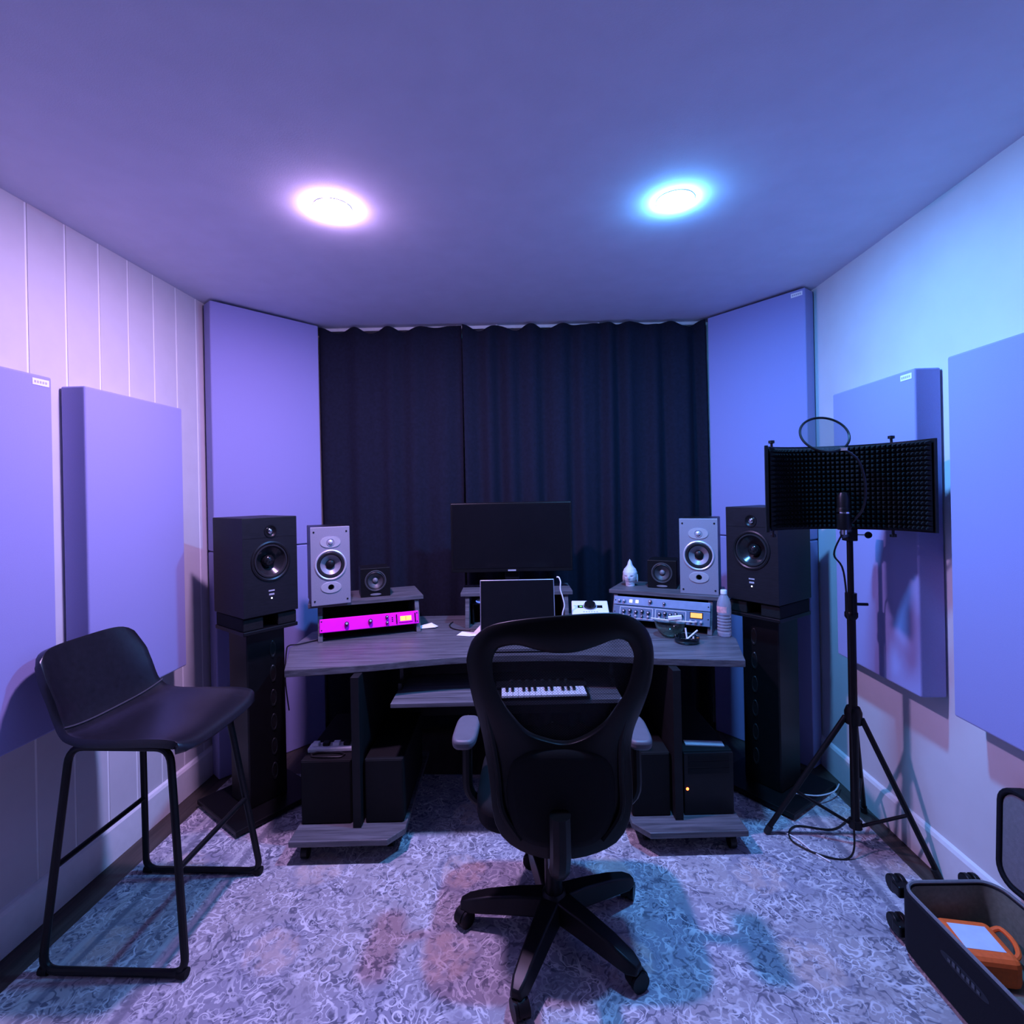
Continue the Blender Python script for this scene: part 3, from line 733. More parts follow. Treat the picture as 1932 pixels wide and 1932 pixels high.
# ------------------------------------------------------------------ monitor, laptop, interface
mo = thing('computer_monitor', 'wide black computer monitor standing on the middle riser, switched off', 'monitor', (-.137, 2.84, RZH), R(2))
B().box(-.335, .335, -.012, .012, .093, .476).build('bezel', M_BLKS, mo, bevel=.004)
B().box(-.324, .324, -.0135, -.011, .114, .466).build('screen', M_SCREEN, mo)
B().box(-.16, .16, .012, .045, .15, .38).build('rear_housing', M_BLKM, mo, bevel=.01)
B().box(-.335, .335, -.0132, .012, .4762, .4785).build('top_edge', M_STEEL, mo)
B().box(-.022, .022, -.0148, -.013, .098, .106).build('logo', M_GREYT, mo)
B().box(-.04, .04, .010, .035, .012, .17).build('stand_neck', M_BLKS, mo, bevel=.004)
B().prism([(-.14, -.07), (-.10, -.09), (.10, -.09), (.14, -.07), (.14, .07), (-.14, .07)], 0, .013).build('stand_foot', M_BLKS, mo, bevel=.003)

lp = thing('laptop', 'open laptop with dark screen and silver edge on the desk', 'laptop', (-.095, 2.40, DZ + .0005), R(2))
B().box(-.182, .182, -.13, .115, .006, .020).build('base', M_ALU, lp, bevel=.003)
B().box(-.15, .15, -.02, .10, .0200, .0212).build('key_deck', M_BLKM, lp)
B().box(-.055, .055, -.115, -.035, .0200, .0206).build('trackpad', M_ALU, lp)
mm = T(0, .117, .018) @ RX(R(-9))
lid = B().box(-.185, .185, .0, .007, .0, .262, mm).build('screen_lid', M_ALU, lp, bevel=.003)
B().box(-.1805, .1805, -.0012, .0, .0045, .2575, mm).build('screen', M_SCREEN, lid)
for sx in (-.15, .15):
    for sy in (-.10, .09): B().cyl((sx, sy, 0), (sx, sy, .006), .008, n=10).build('rubber_foot', M_BLKM, lp)
cab = [(.098, 2.555, 1.037), (.108, 2.552, 1.036), (.116, 2.545, 1.015), (.114, 2.54, .98), (.125, 2.535, .94), (.132, 2.53, .90), (.122, 2.53, .86), (.120, 2.53, .80), (.126, 2.56, .758), (.125, 2.66, .754)]
tag(B().tube(smooth_path(cab, 6), .0032, 8).build('laptop_cable', M_CABLEW, smooth=True), 'white cable hanging over the upper corner of the laptop screen', 'cable')

it = thing('audio_interface', 'white sloping audio interface box with big black dial', 'audio interface', (.262, 2.545, DZ + .0005), R(-3))
z0, z1, dp = .098, .142, .135
pr = [(0, 0), (dp, 0), (dp, z1), (0, z0)]
b = B(); wI = .092
b.add([(-wI, yy, zz) for yy, zz in pr] + [(wI, yy, zz) for yy, zz in pr], [(0, 1, 2, 3), (7, 6, 5, 4), (0, 4, 5, 1), (1, 5, 6, 2), (2, 6, 7, 3), (3, 7, 4, 0)])
b.build('case', M_WHITE, it, bevel=.004)
sl = math.atan2(z1 - z0, dp)
mi = T(0, 0, z0) @ RX(sl)
B().box(-.062, .062, .068, .092, .0, .0016, mi).build('display', M_SCREEN, it)
dl = B().lathe([(.030, .001), (.030, .012), (.026, .020), (.0001, .021)], 32, mi @ T(0, .082, 0)).build('volume_dial', M_BLKG, it, smooth=True)
B().lathe([(.036, .0), (.036, .0022), (.031, .0022)], 36, mi @ T(0, .082, 0)).build('dial_ring', M_GREYT, it, smooth=True)
B().box(-.052, -.040, .076, .084, .0016, .0024, mi).build('level_light', M_LEDG, it)
b = B()
for k in range(6): b.box(-.036 + k * .013, -.028 + k * .013, .028, .034, .0002, .0016, mi)
b.build('button', M_GREYT, it)

# blue lit gadget in the middle riser
gd = thing('desk_gadget', 'small gadget with a glowing blue ring inside the middle riser', 'gadget', (-.303, 2.80, DZ + .105), 0)
B().box(-.05, .05, -.03, .05, 0, .006).build('ledge', M_DARKW, gd)
B().box(-.05, -.044, -.03, .05, -.1040, 0).build('ledge_leg', M_DARKW, gd)
B().box(.044, .05, -.03, .05, -.1040, 0).build('ledge_leg', M_DARKW, gd)
B().lathe([(.030, .006), (.032, .020), (.026, .028), (.0001, .029)], 28).build('body', M_WHITE, gd, smooth=True)
B().lathe([(.033, .013), (.0345, .016), (.033, .019)], 32).build('light_ring', M_LEDB, gd, smooth=True)

# ------------------------------------------------------------------ things lying on the desk
bt = thing('water_bottle', 'clear plastic water bottle with white cap on the desk', 'bottle', (.898, 2.515, DZ + .0005), 0)
prof = [(.0001, .0), (.026, .0), (.031, .004), (.0315, .012)]
z = .016
while z < .098:
    prof += [(.0325, z), (.0325, z + .007), (.0295, z + .0105), (.0295, z + .0115)]; z += .0145
prof += [(.0325, .104), (.0328, .112), (.0328, .150), (.030, .166), (.024, .182), (.016, .196), (.0125, .202), (.0125, .206), (.0001, .2065)]
B().lathe(prof, 32).build('bottle_body', M_BOTTLE, bt, smooth=True, angle=60)
B().lathe([(.0150, .203), (.0150, .219), (.0135, .222), (.0001, .222)], 24).build('cap', M_WHITE, bt, smooth=True)
b = B(); n = 32; vs = []; fs = []
for k in range(n + 1):
    a = PI * .95 + PI * .55 * k / n
    vs += [(.0334 * math.cos(a), .0334 * math.sin(a), .116), (.0334 * math.cos(a), .0334 * math.sin(a), .146)]
fs = [(2 * k, 2 * k + 2, 2 * k + 3, 2 * k + 1) for k in range(n)]
b.add(vs, fs).build('label', M_LABEL, bt, smooth=True)

bw = thing('glass_bowl', 'green tinted glass bowl on the desk in front of the blue units', 'bowl', (.640, 2.518, DZ + .0005), 0)
B().lathe([(.0001, 0), (.034, 0), (.037, .003), (.052, .018), (.068, .045), (.075, .070), (.073, .071), (.065, .047), (.049, .022), (.034, .009), (.0001, .008)], 36).build('bowl_wall', M_BOWL, bw, smooth=True)
tag(B().tube([(.555, 2.545, .832), (.64, 2.513, .828), (.745, 2.478, .8265)], .0030, 8).build('incense_stick', M_PAPER, smooth=True), 'thin white stick laid across the glass bowl', 'stick')
b = B().box(-.032, .032, -.012, .012, 0, .016, T(.664, 2.511, .8335) @ RZ(R(-16)) @ RY(R(-9)))
tag(b.build('rolling_papers', M_PAPER, bevel=.002), 'white packet of papers resting on the glass bowl rim', 'packet')

at = thing('ashtray', 'round dark glass ashtray on the desk by the bowl', 'ashtray', (.690, 2.415, DZ + .0005), 0)
vs = []; fs = []; n = 48
pr = [(.0001, 0), (.046, 0), (.054, .004), (.057, .022), (.055, .029), (.046, .029), (.040, .012), (.0001, .010)]
for r_, z_ in pr:
    for k in range(n):
        a = 2 * PI * k / n
        dz = .008 if (z_ > .02 and min(abs(((a - q + PI) % (2 * PI)) - PI) for q in (.6, 2.2, 3.8, 5.3)) < .10) else 0
        vs.append((r_ * math.cos(a), r_ * math.sin(a), z_ - dz))
for i in range(len(pr) - 1):
    for k in range(n): fs.append((i * n + k, i * n + (k + 1) % n, (i + 1) * n + (k + 1) % n, (i + 1) * n + k))
B().add(vs, fs).build('tray_body', M_ASH, at, smooth=True, angle=50)
def cigarette(label, p0, p1):
    t = thing('cigarette', label, 'cigarette', p0)
    d = Vector(p1) - Vector(p0)
    B().cyl((0, 0, 0), d * .72, .0038, n=12).build('paper_tube', M_PAPER, t, smooth=True)
    B().cyl(d * .722, d, .0039, n=12).build('filter', mat('filter tip', (.8, .76, .72), .7), t, smooth=True)
cigarette('long cigarette leaning out of the ashtray', (.676, 2.390, .765), (.736, 2.405, .808))
cigarette('short cigarette standing upright in the ashtray', (.692, 2.42, .764), (.690, 2.435, .812))
cigarette('stub of a cigarette at the ashtray edge', (.713, 2.395, .764), (.715, 2.398, .782))

def sheet(name, label, pts, crease, x, y, rz, mt=None):
    b = B(); n = len(pts)
    b.add([(px_, py_, pz_) for px_, py_, pz_ in pts], crease)
    o = b.build(name, mt or M_PAPER, solid=.0012); o.location = (x, y, DZ + .003); o.rotation_euler = (0, 0, rz)
    return tag(o, label, 'paper')
sheet('folded_paper', 'white folded paper slip on the desk beside the laptop', [(-.065, -.02, 0), (0, -.045, 0), (.02, .015, .002), (-.04, .045, .001), (.07, .05, .045), (.09, .0, .03), (.10, -.035, .002)], [(0, 1, 2, 3), (2, 5, 4), (1, 6, 5, 2)], -.345, 2.575, R(6))
sheet('crumpled_paper', 'small crumpled white paper scrap at the end of the magenta unit', [(-.04, -.015, 0), (.04, -.018, .004), (.055, .01, .002), (.02, .012, .022), (-.01, .02, .004), (-.045, .012, .008)], [(0, 1, 3, 5), (1, 2, 3), (3, 4, 5)], -.585, 2.70, R(10))
def cable(name, label, pts, r=.003, m=None):
    return tag(B().tube(smooth_path(pts, 6), r, 6).build(name, m or M_CABLE, smooth=True), label, 'cable')
cable('desk_cable', 'black cable curling on the desk behind the folded paper', [(-.47, 2.82, .752), (-.475, 2.74, .756), (-.45, 2.68, .754), (-.40, 2.64, .754), (-.35, 2.63, .755)])
cable('speaker_cable', 'black cable looping over the desk end near the speaker stand', [(-1.07, 2.50, .7545), (-1.11, 2.45, .7545), (-1.15, 2.40, .756), (-1.18, 2.38, .757), (-1.192, 2.375, .73), (-1.192, 2.36, .60), (-1.187, 2.38, .45)])

# ------------------------------------------------------------------ office chair
CY = Vector((.035, 1.70, G))
ch = thing('office_chair', 'black mesh-back swivel office chair on a five-star caster base', 'chair', CY)
OUT = [(-0.193, 1.009), (-0.175, 1.059), (-0.147, 1.088), (-0.114, 1.105), (-0.035, 1.122), (0.064, 1.132), (0.176, 1.136), (0.232, 1.127), (0.269, 1.105), (0.293, 1.07), (0.305, 1.014), (0.3, 0.94), (0.282, 0.864), (0.26, 0.788), (0.253, 0.71), (0.257, 0.615), (0.248, 0.535), (0.211, 0.47), (0.13, 0.434), (0.055, 0.425), (-0.02, 0.43), (-0.098, 0.466), (-0.133, 0.523), (-0.143, 0.612), (-0.155, 0.708), (-0.167, 0.803), (-0.185, 0.911)]
INN = [(-0.129, 1.009), (-0.114, 1.043), (-0.086, 1.055), (-0.049, 1.058), (0.002, 1.043), (0.043, 1.035), (0.098, 1.037), (0.152, 1.053), (0.189, 1.068), (0.214, 1.072), (0.24, 1.062), (0.254, 1.039), (0.262, 1.016), (0.255, 0.962), (0.237, 0.904), (0.211, 0.857), (0.181, 0.806), (0.133, 0.766), (0.072, 0.745), (0.012, 0.756), (-0.037, 0.778), (-0.078, 0.831), (-0.106, 0.882), (-0.128, 0.949)]
def back_y(x, z):            # the back leans and wraps round the sitter
    return 1.45 - .13 * (z - .5) + .22 * ((x - .05) ** 2) / .25 * .5 + .05 * math.exp(-((z - .72) / .16) ** 2)
def loop_at(pts, n, cx_, cz_):
    res = []
    P = [Vector((x, z)) for x, z in pts]; C = Vector((cx_, cz_))
    for k in range(n):
        a = 2 * PI * k / n; d = Vector((math.cos(a), math.sin(a))); best = None
        for i in range(len(P)):
            p, q = P[i] - C, P[(i + 1) % len(P)] - C; e = q - p
            den = d.x * e.y - d.y * e.x
            if abs(den) < 1e-9: continue
            t = (p.x * e.y - p.y * e.x) / den; s = (p.x * d.y - p.y * d.x) / den
            if t > 0 and -1e-6 <= s <= 1 + 1e-6 and (best is None or t < best): best = t
        res.append(C + d * best)
    return res
nL = 96
sp_out = [(p.x, p.y) for p in smooth_path([(x, z, 0) for x, z in OUT + OUT[:1]], 4)]
sp_in = [(p.x, p.y) for p in smooth_path([(x, z, 0) for x, z in INN + INN[:1]], 4)]
lo = loop_at(sp_out, nL, .06, .90); li = loop_at(sp_in, nL, .06, .90)
def ring_mesh(l0, l1, steps, y_off, bulge):
    vs = []; fs = []
    for j in range(steps + 1):
        t = j / steps
        for p, q in zip(l0, l1):
            x = p.x + (q.x - p.x) * t; z = p.y + (q.y - p.y) * t
            vs.append((x - CY.x, back_y(x, z) + y_off - bulge * math.sin(PI * t) - CY.y, z - CY.z))
    n = len(l0)
    for j in range(steps):
        for k in range(n): fs.append((j * n + k, j * n + (k + 1) % n, (j + 1) * n + (k + 1) % n, (j + 1) * n + k))
    return vs, fs
B().add(*ring_mesh(lo, li, 6, 0, .012)).build('back_frame', M_CHF, ch, smooth=True, angle=80, solid=.026, bevel=.004)
cen = [Vector((.06, .90)) for _ in li]
vs, fs = ring_mesh(li, [c + (p - c) * .02 for p, c in zip(li, cen)], 8, .010, 0)
fs.append(tuple(range(8 * nL, 9 * nL)))
B().add(vs, fs).build('back_mesh', M_CHM, ch, smooth=True, angle=80)
def L_(x, y_, z): return (x - CY.x, y_ - CY.y, z - CY.z)
# raised lower lumbar shell with side ribs
lum = [(-.09, .70), (-.03, .73), (.05, .735), (.13, .73), (.20, .70), (.215, .62), (.20, .53), (.15, .475), (.05, .46), (-.05, .475), (-.09, .53), (-.105, .62)]
l0 = loop_at([(p.x, p.y) for p in smooth_path([(x, z, 0) for x, z in lum + lum[:1]], 4)], 48, .055, .60)
vs = []; fs = []
for j, (s, off) in enumerate(((1.0, -.012), (.94, -.030), (.80, -.036), (.4, -.038), (.02, -.038))):
    for p in l0:
        x = .055 + (p.x - .055) * s; z = .60 + (p.y - .60) * s
        vs.append(L_(x, back_y(x, z) + off, z))
for j in range(4):
    for k in range(48): fs.append((j * 48 + k, j * 48 + (k + 1) % 48, (j + 1) * 48 + (k + 1) % 48, (j + 1) * 48 + k))
fs.append(tuple(range(4 * 48, 5 * 48)))
B().add(vs, fs).build('lumbar_shell', mat('lumbar fabric', (.0045, .005, .005), .85, var=.2, scale=200), ch, smooth=True, angle=70)
pth = [L_(.248, back_y(.248, .86) - .014, .86), L_(.228, back_y(.228, .76) - .02, .76), L_(.226, back_y(.226, .66) - .024, .66), L_(.222, back_y(.222, .56) - .024, .56), L_(.17, back_y(.17, .485) - .022, .485)]
B().tube(smooth_path(pth, 5), .010, 8).build('side_rib', M_CHF, ch, smooth=True)
pth = [L_(-.150 + (p[0] - .26) * 0, p[1], p[2]) for p in ()]
pth = [(2 * (.055 - CY.x) - p[0], p[1], p[2]) for p in pth] or [L_(-.150, back_y(-.150, .86) - .014, .86), L_(-.136, back_y(-.136, .76) - .02, .76), L_(-.122, back_y(-.122, .66) - .024, .66), L_(-.110, back_y(-.110, .56) - .024, .56), L_(-.06, back_y(-.06, .485) - .022, .485)]
B().tube(smooth_path(pth, 5), .010, 8).build('side_rib', M_CHF, ch, smooth=True)
# spine, seat, mechanism
b = B(); b.tube(smooth_path([L_(.05, 1.40, .58), L_(.05, 1.405, .47), L_(.045, 1.45, .40), L_(.04, 1.58, .385), L_(.035, 1.70, .39)], 5), [.030] * 11 + [.028] * 10, 10)
b.build('back_spine', M_CHF, ch, smooth=True)
b = B(); outs = []
for k in range(40):
    a = 2 * PI * k / 40; c, s = math.cos(a), math.sin(a)
    outs.append((.245 * math.copysign(abs(c) ** .45, c), .06 + .235 * math.copysign(abs(s) ** .45, s)))
b.prism(outs, .425 - G, .505 - G).build('seat', mat('seat fabric', (.005, .005, .006), .9, var=.2, scale=200), ch, smooth=True, bevel=.025, seg=4)
B().box(-.10, .10, -.07, .13, .385 - G, .424 - G).build('tilt_mechanism', M_STEEL, ch, bevel=.008)
for sg, nm in ((-1, 'tilt_lever'), (1, 'height_lever')):
    B().tube(smooth_path([(sg * .09, .03, .40 - G), (sg * .18, .02, .395 - G), (sg * .24, .0, .405 - G)], 4), .005, 8).build(nm, M_CHROME, ch, smooth=True)
B().cyl((0, 0, .13 - G), (0, 0, .27 - G), .029, n=24).build('gas_cover', M_BLKS, ch, smooth=True)
B().cyl((0, 0, .26 - G), (0, 0, .39 - G), .018, n=20).build('gas_lift', M_STEEL, ch, smooth=True)
for sg in (-1, 1):
    pad = []
    for k in range(28):
        a = 2 * PI * k / 28; c, s = math.cos(a), math.sin(a)
        pad.append((sg * .280 + .040 * math.copysign(abs(c) ** .6, c), -.0 + .100 * math.copysign(abs(s) ** .5, s)))
    ap = B().prism(pad, .652 - G, .682 - G).build('armrest', M_ARM, ch, smooth=True, bevel=.010, seg=3)
    B().tube(rounded([(sg * .280, .01, .655 - G), (sg * .282, .01, .43 - G), (sg * .14, .03, .405 - G)], .07), .017, 10).build('arm_post', M_CHF, ap, smooth=True)
B().lathe([(.055, .075 - G), (.058, .10 - G), (.048, .128 - G), (.032, .145 - G), (.0001, .146 - G)], 28).build('hub', M_BLKS, ch, smooth=True)
LA = [175, 248, 319, 27, 103]
for a in LA:
    mm = RZ(R(a))
    b = B(); vs = []; secs = [(.035, .044, .080, .138), (.12, .038, .074, .132), (.22, .033, .066, .118), (.285, .029, .060, .102), (.316, .018, .064, .088)]
    for x, hw, z0, z1 in secs: vs += [(x, -hw, z0 - G), (x, hw, z0 - G), (x, hw * .7, z1 - G), (x, -hw * .7, z1 - G)]
    fs = [(3, 2, 1, 0), tuple(4 * (len(secs) - 1) + q for q in range(4))]
    for i in range(len(secs) - 1):
        for q in range(4): fs.append((4 * i + q, 4 * i + (q + 1) % 4, 4 * i + 4 + (q + 1) % 4, 4 * i + 4 + q))
    sp = B().add(vs, fs, mm).build('base_spoke', M_BLKS, ch, smooth=True, bevel=.006, seg=3, angle=50)
    wa = R(a) + random.uniform(.7, 1.4)
    c = Vector((.295 * math.cos(R(a)), .295 * math.sin(R(a)), 0))
    mw_ = Matrix.Translation(c) @ RZ(wa)
    B().cyl((0, 0, .05 - G), (0, 0, .075 - G), .007, n=12, M=mw_).build('caster_stem', M_STEEL, sp)
    b = B().cyl((.012, -.022, .028), (.012, -.005, .028), .028, n=22, M=mw_); b.cyl((.012, .005, .028), (.012, .022, .028), .028, n=22, M=mw_)
    b.build('caster_wheels', M_BLK, sp, smooth=True)
    b = B(); n = 14; prc = []
    for q in range(n + 1):
        t = PI * q / n; prc.append((.012 + .031 * math.cos(t), .028 + .031 * math.sin(t)))
    b.add([(x, -.012, z) for x, z in prc] + [(x, .012, z) for x, z in prc], [tuple(range(n + 1)), tuple(reversed(range(n + 1, 2 * n + 2)))] + [(k, k + 1, n + 2 + k, n + 1 + k) for k in range(n)] + [(n, 0, n + 1, 2 * n + 1)], mw_)
    b.build('caster_hood', M_BLKS, sp, smooth=True)

# ------------------------------------------------------------------ bar stool (faces +x)
st = thing('bar_stool', 'black leather bucket bar stool with thin black metal sled legs', 'stool', (-1.32, 1.72, G))
prof = [(.235, .672), (.215, .690), (.16, .700), (.05, .700), (-.06, .700), (-.115, .708), (-.152, .728), (-.180, .765), (-.206, .82), (-.233, .88), (-.260, .94), (-.280, .985)]
pp = smooth_path([(x, 0, z) for x, z in prof], 4)
nt_ = 24; vs = []; fs = []
for i, p in enumerate(pp):
    s = i / (len(pp) - 1)
    hw = .205 + .012 * math.sin(PI * min(1, s * 1.6)) - (.018 if s > .85 else 0) * (s - .85) / .15
    for k in range(nt_ + 1):
        t = -1 + 2 * k / nt_
        e = abs(t) ** 3.2; e8 = abs(t) ** 9
        up = .020 * e * (1 if s < .55 else max(0, 1 - (s - .55) * 4))          # seat sides turn up
        fwd = .034 * e * max(0, min(1, (s - .5) * 3))                          # back wraps forward
        top = -.032 * e8 * max(0, (s - .75) / .25)                              # rounded top corners
        frn = -.030 * e8 * max(0, 1 - s * 9)                                    # rounded front corners
        vs.append((p.x + fwd + frn, t * hw, p.z + up + top - G))
m1 = len(pp)
for i in range(m1 - 1):
    for k in range(nt_): q = i * (nt_ + 1) + k; fs.append((q, q + 1, q + nt_ + 2, q + nt_ + 1))
sh = B().add(vs, fs).build('seat_shell', M_LEATH, st, smooth=True, angle=80, solid=.024, bevel=.008)
ci = int(m1 * .56)
seam = [Vector(vs[ci * (nt_ + 1) + k]) + Vector((.011, 0, .010)) for k in range(nt_ + 1)]
B().tube(seam, .0028, 6).build('seam_piping', mat('piping', (.06, .06, .07), .35), sh, smooth=True)
for sg in (-1, 1):
    pts = [(-.225, sg * .212, .013), (-.180, sg * .150, .670), (.150, sg * .150, .668), (.232, sg * .212, .013)]
    B().tube(rounded(pts, .05, 6, closed=True), .0115, 10, closed=True).build('side_frame', M_BLK, st, smooth=True)
    for x in (-.215, .222): B().cyl((x - .014, sg * .212, .0148), (x + .014, sg * .212, .0148), .0145, n=12).build('floor_glide', M_BLKM, st, smooth=True)
for x in (-.204, .195): B().cyl((x, -.183, .31), (x, .183, .31), .009, n=12).build('footrest_bar', M_BLK, st, smooth=True)

# ------------------------------------------------------------------ microphone stand with reflection shield
PX, PY = 1.262, 2.125
ms = thing('microphone_stand', 'black tripod microphone stand beside the smooth wall', 'microphone stand', (PX, PY, 0))
B().cyl((0, 0, .085), (0, 0, .98), .0155, n=18).build('lower_tube', M_BLK, ms, smooth=True)
B().cyl((0, 0, .96), (0, 0, 1.31), .0115, n=16).build('upper_tube', M_BLK, ms, smooth=True)
cl = B().cyl((0, 0, .955), (0, 0, 1.03), .021, n=18).build('height_clutch', M_BLKS, ms, smooth=True)
B().cyl((0, 0, .985), (.060, -.01, .985), .006, n=10).build('clutch_handle', M_BLKS, cl, smooth=True)
B().lathe([(.018, .925), (.024, .935), (.024, .950), (.020, .956)], 18).build('clutch_collar', M_BLKS, cl, smooth=True)
B().lathe([(.017, .50), (.030, .505), (.032, .55), (.024, .572), (.017, .575)], 18).build('leg_collar', M_BLKS, ms, smooth=True)
B().lathe([(.017, .082), (.024, .085), (.024, .115), (.017, .118)], 18).build('lower_collar', M_BLKS, ms, smooth=True)
for fx, fy in ((.945 - PX, 2.20 - PY), (1.462 - PX, 1.965 - PY), (1.44 - PX, 2.36 - PY)):
    d = Vector((fx, fy, 0)); u_ = d.normalized()
    zg = .010 if fx + PX < 1.39 else .002
    lg = B().cyl(u_ * .028 + Vector((0, 0, .53)), d + Vector((0, 0, zg + .012)), .0105, n=12).build('leg', M_BLK, ms, smooth=True)
    mid = (u_ * .028 + Vector((0, 0, .53))).lerp(d, .62)
    B().cyl(u_ * .022 + Vector((0, 0, .10)), mid, .0065, n=10).build('brace', M_BLK, lg, smooth=True)
    B().cyl(d + Vector((0, 0, zg + .030)) - u_ * .012, d + Vector((0, 0, zg)) + u_ * .002, .0135, n=12).build('rubber_foot', M_RUB, lg, smooth=True)
# shield: an arc of perforated metal lined with pyramid foam, wings turned towards the singer
rs = thing('reflection_shield', 'black curved microphone shield lined with pyramid foam', 'microphone shield', (0, 0, 1.295))
arc = smooth_path([(.862, 1.935, 0), (.885, 1.985, 0), (.955, 2.035, 0), (1.06, 2.055, 0), (1.17, 2.040, 0), (1.26, 1.985, 0), (1.325, 1.895, 0), (1.352, 1.795, 0)], 12)
cum = [0]
for p, q in zip(arc, arc[1:]): cum.append(cum[-1] + (q - p).length)
def on_arc(s):
    s = max(0, min(cum[-1], s))
    for i in range(len(arc) - 1):
        if s <= cum[i + 1] + 1e-9:
            t = (s - cum[i]) / max(1e-9, cum[i + 1] - cum[i]); p = arc[i].lerp(arc[i + 1], t); d = (arc[i + 1] - arc[i]).normalized()
            return p, Vector((d.y, -d.x, 0))          # normal towards the singer side
hS = .322
ns = 72; vs = []; fs = []
for i in range(ns + 1):
    p, nn = on_arc(cum[-1] * i / ns)
    for off in (0, -.010):
        for z in (0, hS): q = p + nn * off; vs.append((q.x, q.y, z))
for i in range(ns):
    a, c = 4 * i, 4 * i + 4
    fs += [(a, c, c + 1, a + 1), (a + 2, a + 3, c + 3, c + 2), (a + 1, c + 1, c + 3, a + 3), (a, a + 2, c + 2, c)]
fs += [(0, 1, 3, 2), (4 * ns, 4 * ns + 2, 4 * ns + 3, 4 * ns + 1)]
shell = B().add(vs, fs).build('metal_shell', M_BLK, rs, smooth=True)
cell = .0172; nc = int((cum[-1] - .012) / cell); nr = int((hS - .012) / cell)
vs = []; fs = []
def fp(s, z, h): p, nn = on_arc(.006 + s); q = p + nn * (.003 + h); return (q.x, q.y, .006 + z)
for i in range(nc):
    for j in range(nr):
        o = len(vs); s0, s1, z0, z1 = i * cell, (i + 1) * cell, j * cell, (j + 1) * cell
        e = .0022
        vs += [fp(s0, z0, .004), fp(s1, z0, .004), fp(s1, z1, .004), fp(s0, z1, .004), fp((s0 + s1) / 2 - e, (z0 + z1) / 2 - e, .021), fp((s0 + s1) / 2 + e, (z0 + z1) / 2 - e, .021), fp((s0 + s1) / 2 + e, (z0 + z1) / 2 + e, .021), fp((s0 + s1) / 2 - e, (z0 + z1) / 2 + e, .021)]
        fs += [(o, o + 1, o + 5, o + 4), (o + 1, o + 2, o + 6, o + 5), (o + 2, o + 3, o + 7, o + 6), (o + 3, o, o + 4, o + 7), (o + 4, o + 5, o + 6, o + 7)]
fo = B().add(vs, fs).build('pyramid_foam', M_FOAM, rs, weld=False); fo['kind'] = 'stuff'
for s in (.06, .47):
    p, nn = on_arc(cum[-1] * (.14 if s < .2 else .78)); q = p - nn * .005
    for z, sgn in ((hS, 1), (0, -1)):
        B().lathe([(.0045, 0), (.0045, .012), (.011, .014), (.011, .024), (.0001, .026)], 14, T(q.x, q.y, z) @ (RX(PI) if sgn < 0 else Matrix.Identity(4))).build('thumb_screw', M_STEEL, rs, smooth=True)
pc, nn = on_arc(cum[-1] * .56)
br = B().tube([(pc.x, pc.y, .02), (pc.x - nn.x * .03, pc.y - nn.y * .03, -.01), (PX - .006, PY - .012, -.012)], .012, 10).build('mount_bracket', M_BLKS, rs, smooth=True)
B().box(PX - .02, PX + .02, PY - .022, PY + .022, -.055, .012).build('mount_clamp', M_BLKS, rs, bevel=.004)
B().cyl((PX + .018, PY - .01, -.030), (PX + .048, PY - .03, -.030), .004, n=10).build('clamp_screw', M_CHROME, rs, smooth=True)
B().lathe([(.0001, -.006), (.012, -.005), (.014, 0), (.012, .006), (.0001, .007)], 16, T(PX + .052, PY - .033, -.030) @ FRONT).build('clamp_knob', M_BLKS, rs, smooth=True)
# microphone
mc = thing('microphone', 'black studio microphone mounted in front of the foam shield', 'microphone', (1.135, 1.945, 1.30))
B().lathe([(.0001, 0), (.020, 0), (.023, .006), (.023, .078), (.021, .082)], 24).build('body', M_BLKS, mc, smooth=True)
B().lathe([(.021, .082), (.0215, .12), (.016, .136), (.0001, .140)], 24).build('grille', M_STEEL, mc, smooth=True)
B().lathe([(.0236, .060), (.0240, .063), (.0236, .066)], 24).build('trim_band', M_CHROME, mc, smooth=True)
B().lathe([(.0001, -.018), (.011, -.018), (.012, -.001), (.0001, 0)], 16).build('connector', M_CHROME, mc, smooth=True)
B().tube([(0, .012, -.010), (.03, .06, -.030), (PX - 1.135 - .012, PY - 1.945 - .012, -.036)], .008, 8).build('mount_arm', M_BLKS, mc, smooth=True)
# pop filter
pf = thing('pop_filter', 'round pop filter with thin mesh disc above the foam shield edge', 'pop filter', (1.055, 1.915, 1.650), R(-8))
mp_ = RX(R(-34)) @ FRONT
b = B(); n = 44; rr = .0805
b.tube([(rr * math.cos(2 * PI * k / n), rr * math.sin(2 * PI * k / n), 0) for k in range(n)], .0042, 8, closed=True, M=mp_).build('hoop', M_BLKS, pf, smooth=True)
b = B(); vs = [(0, 0, 0)] + [(rr * math.cos(2 * PI * k / n), rr * math.sin(2 * PI * k / n), 0) for k in range(n)]
b.add(vs, [(0, 1 + k, 1 + (k + 1) % n) for k in range(n)], mp_).build('mesh_disc', M_POP, pf, smooth=True)
lowp = mp_ @ Vector((.045, -.070, 0))
B().box(-.012, .012, -.006, .006, -.006, .006, T(*lowp)).build('hoop_clip', M_CHROME, pf, bevel=.002)
B().tube(smooth_path([tuple(lowp), (.090, -.045, -.10), (.115, -.035, -.18), (.120, -.005, -.27), (.10, .05, -.33)], 6), .0045, 8).build('gooseneck', M_STEEL, pf, smooth=True)
cable('microphone_cable', 'black cable hanging from the microphone and pooling by the tripod', [(1.135, 1.955, 1.285), (1.14, 2.02, 1.20), (1.215, 2.09, 1.12), (1.235, 2.10, .9), (1.237, 2.10, .5), (1.235, 2.09, .15), (1.20, 2.05, .022), (1.10, 2.06, .014), (1.02, 2.15, .014), (1.08, 2.24, .014), (1.22, 2.22, .014), (1.33, 2.29, .014)], .0035)
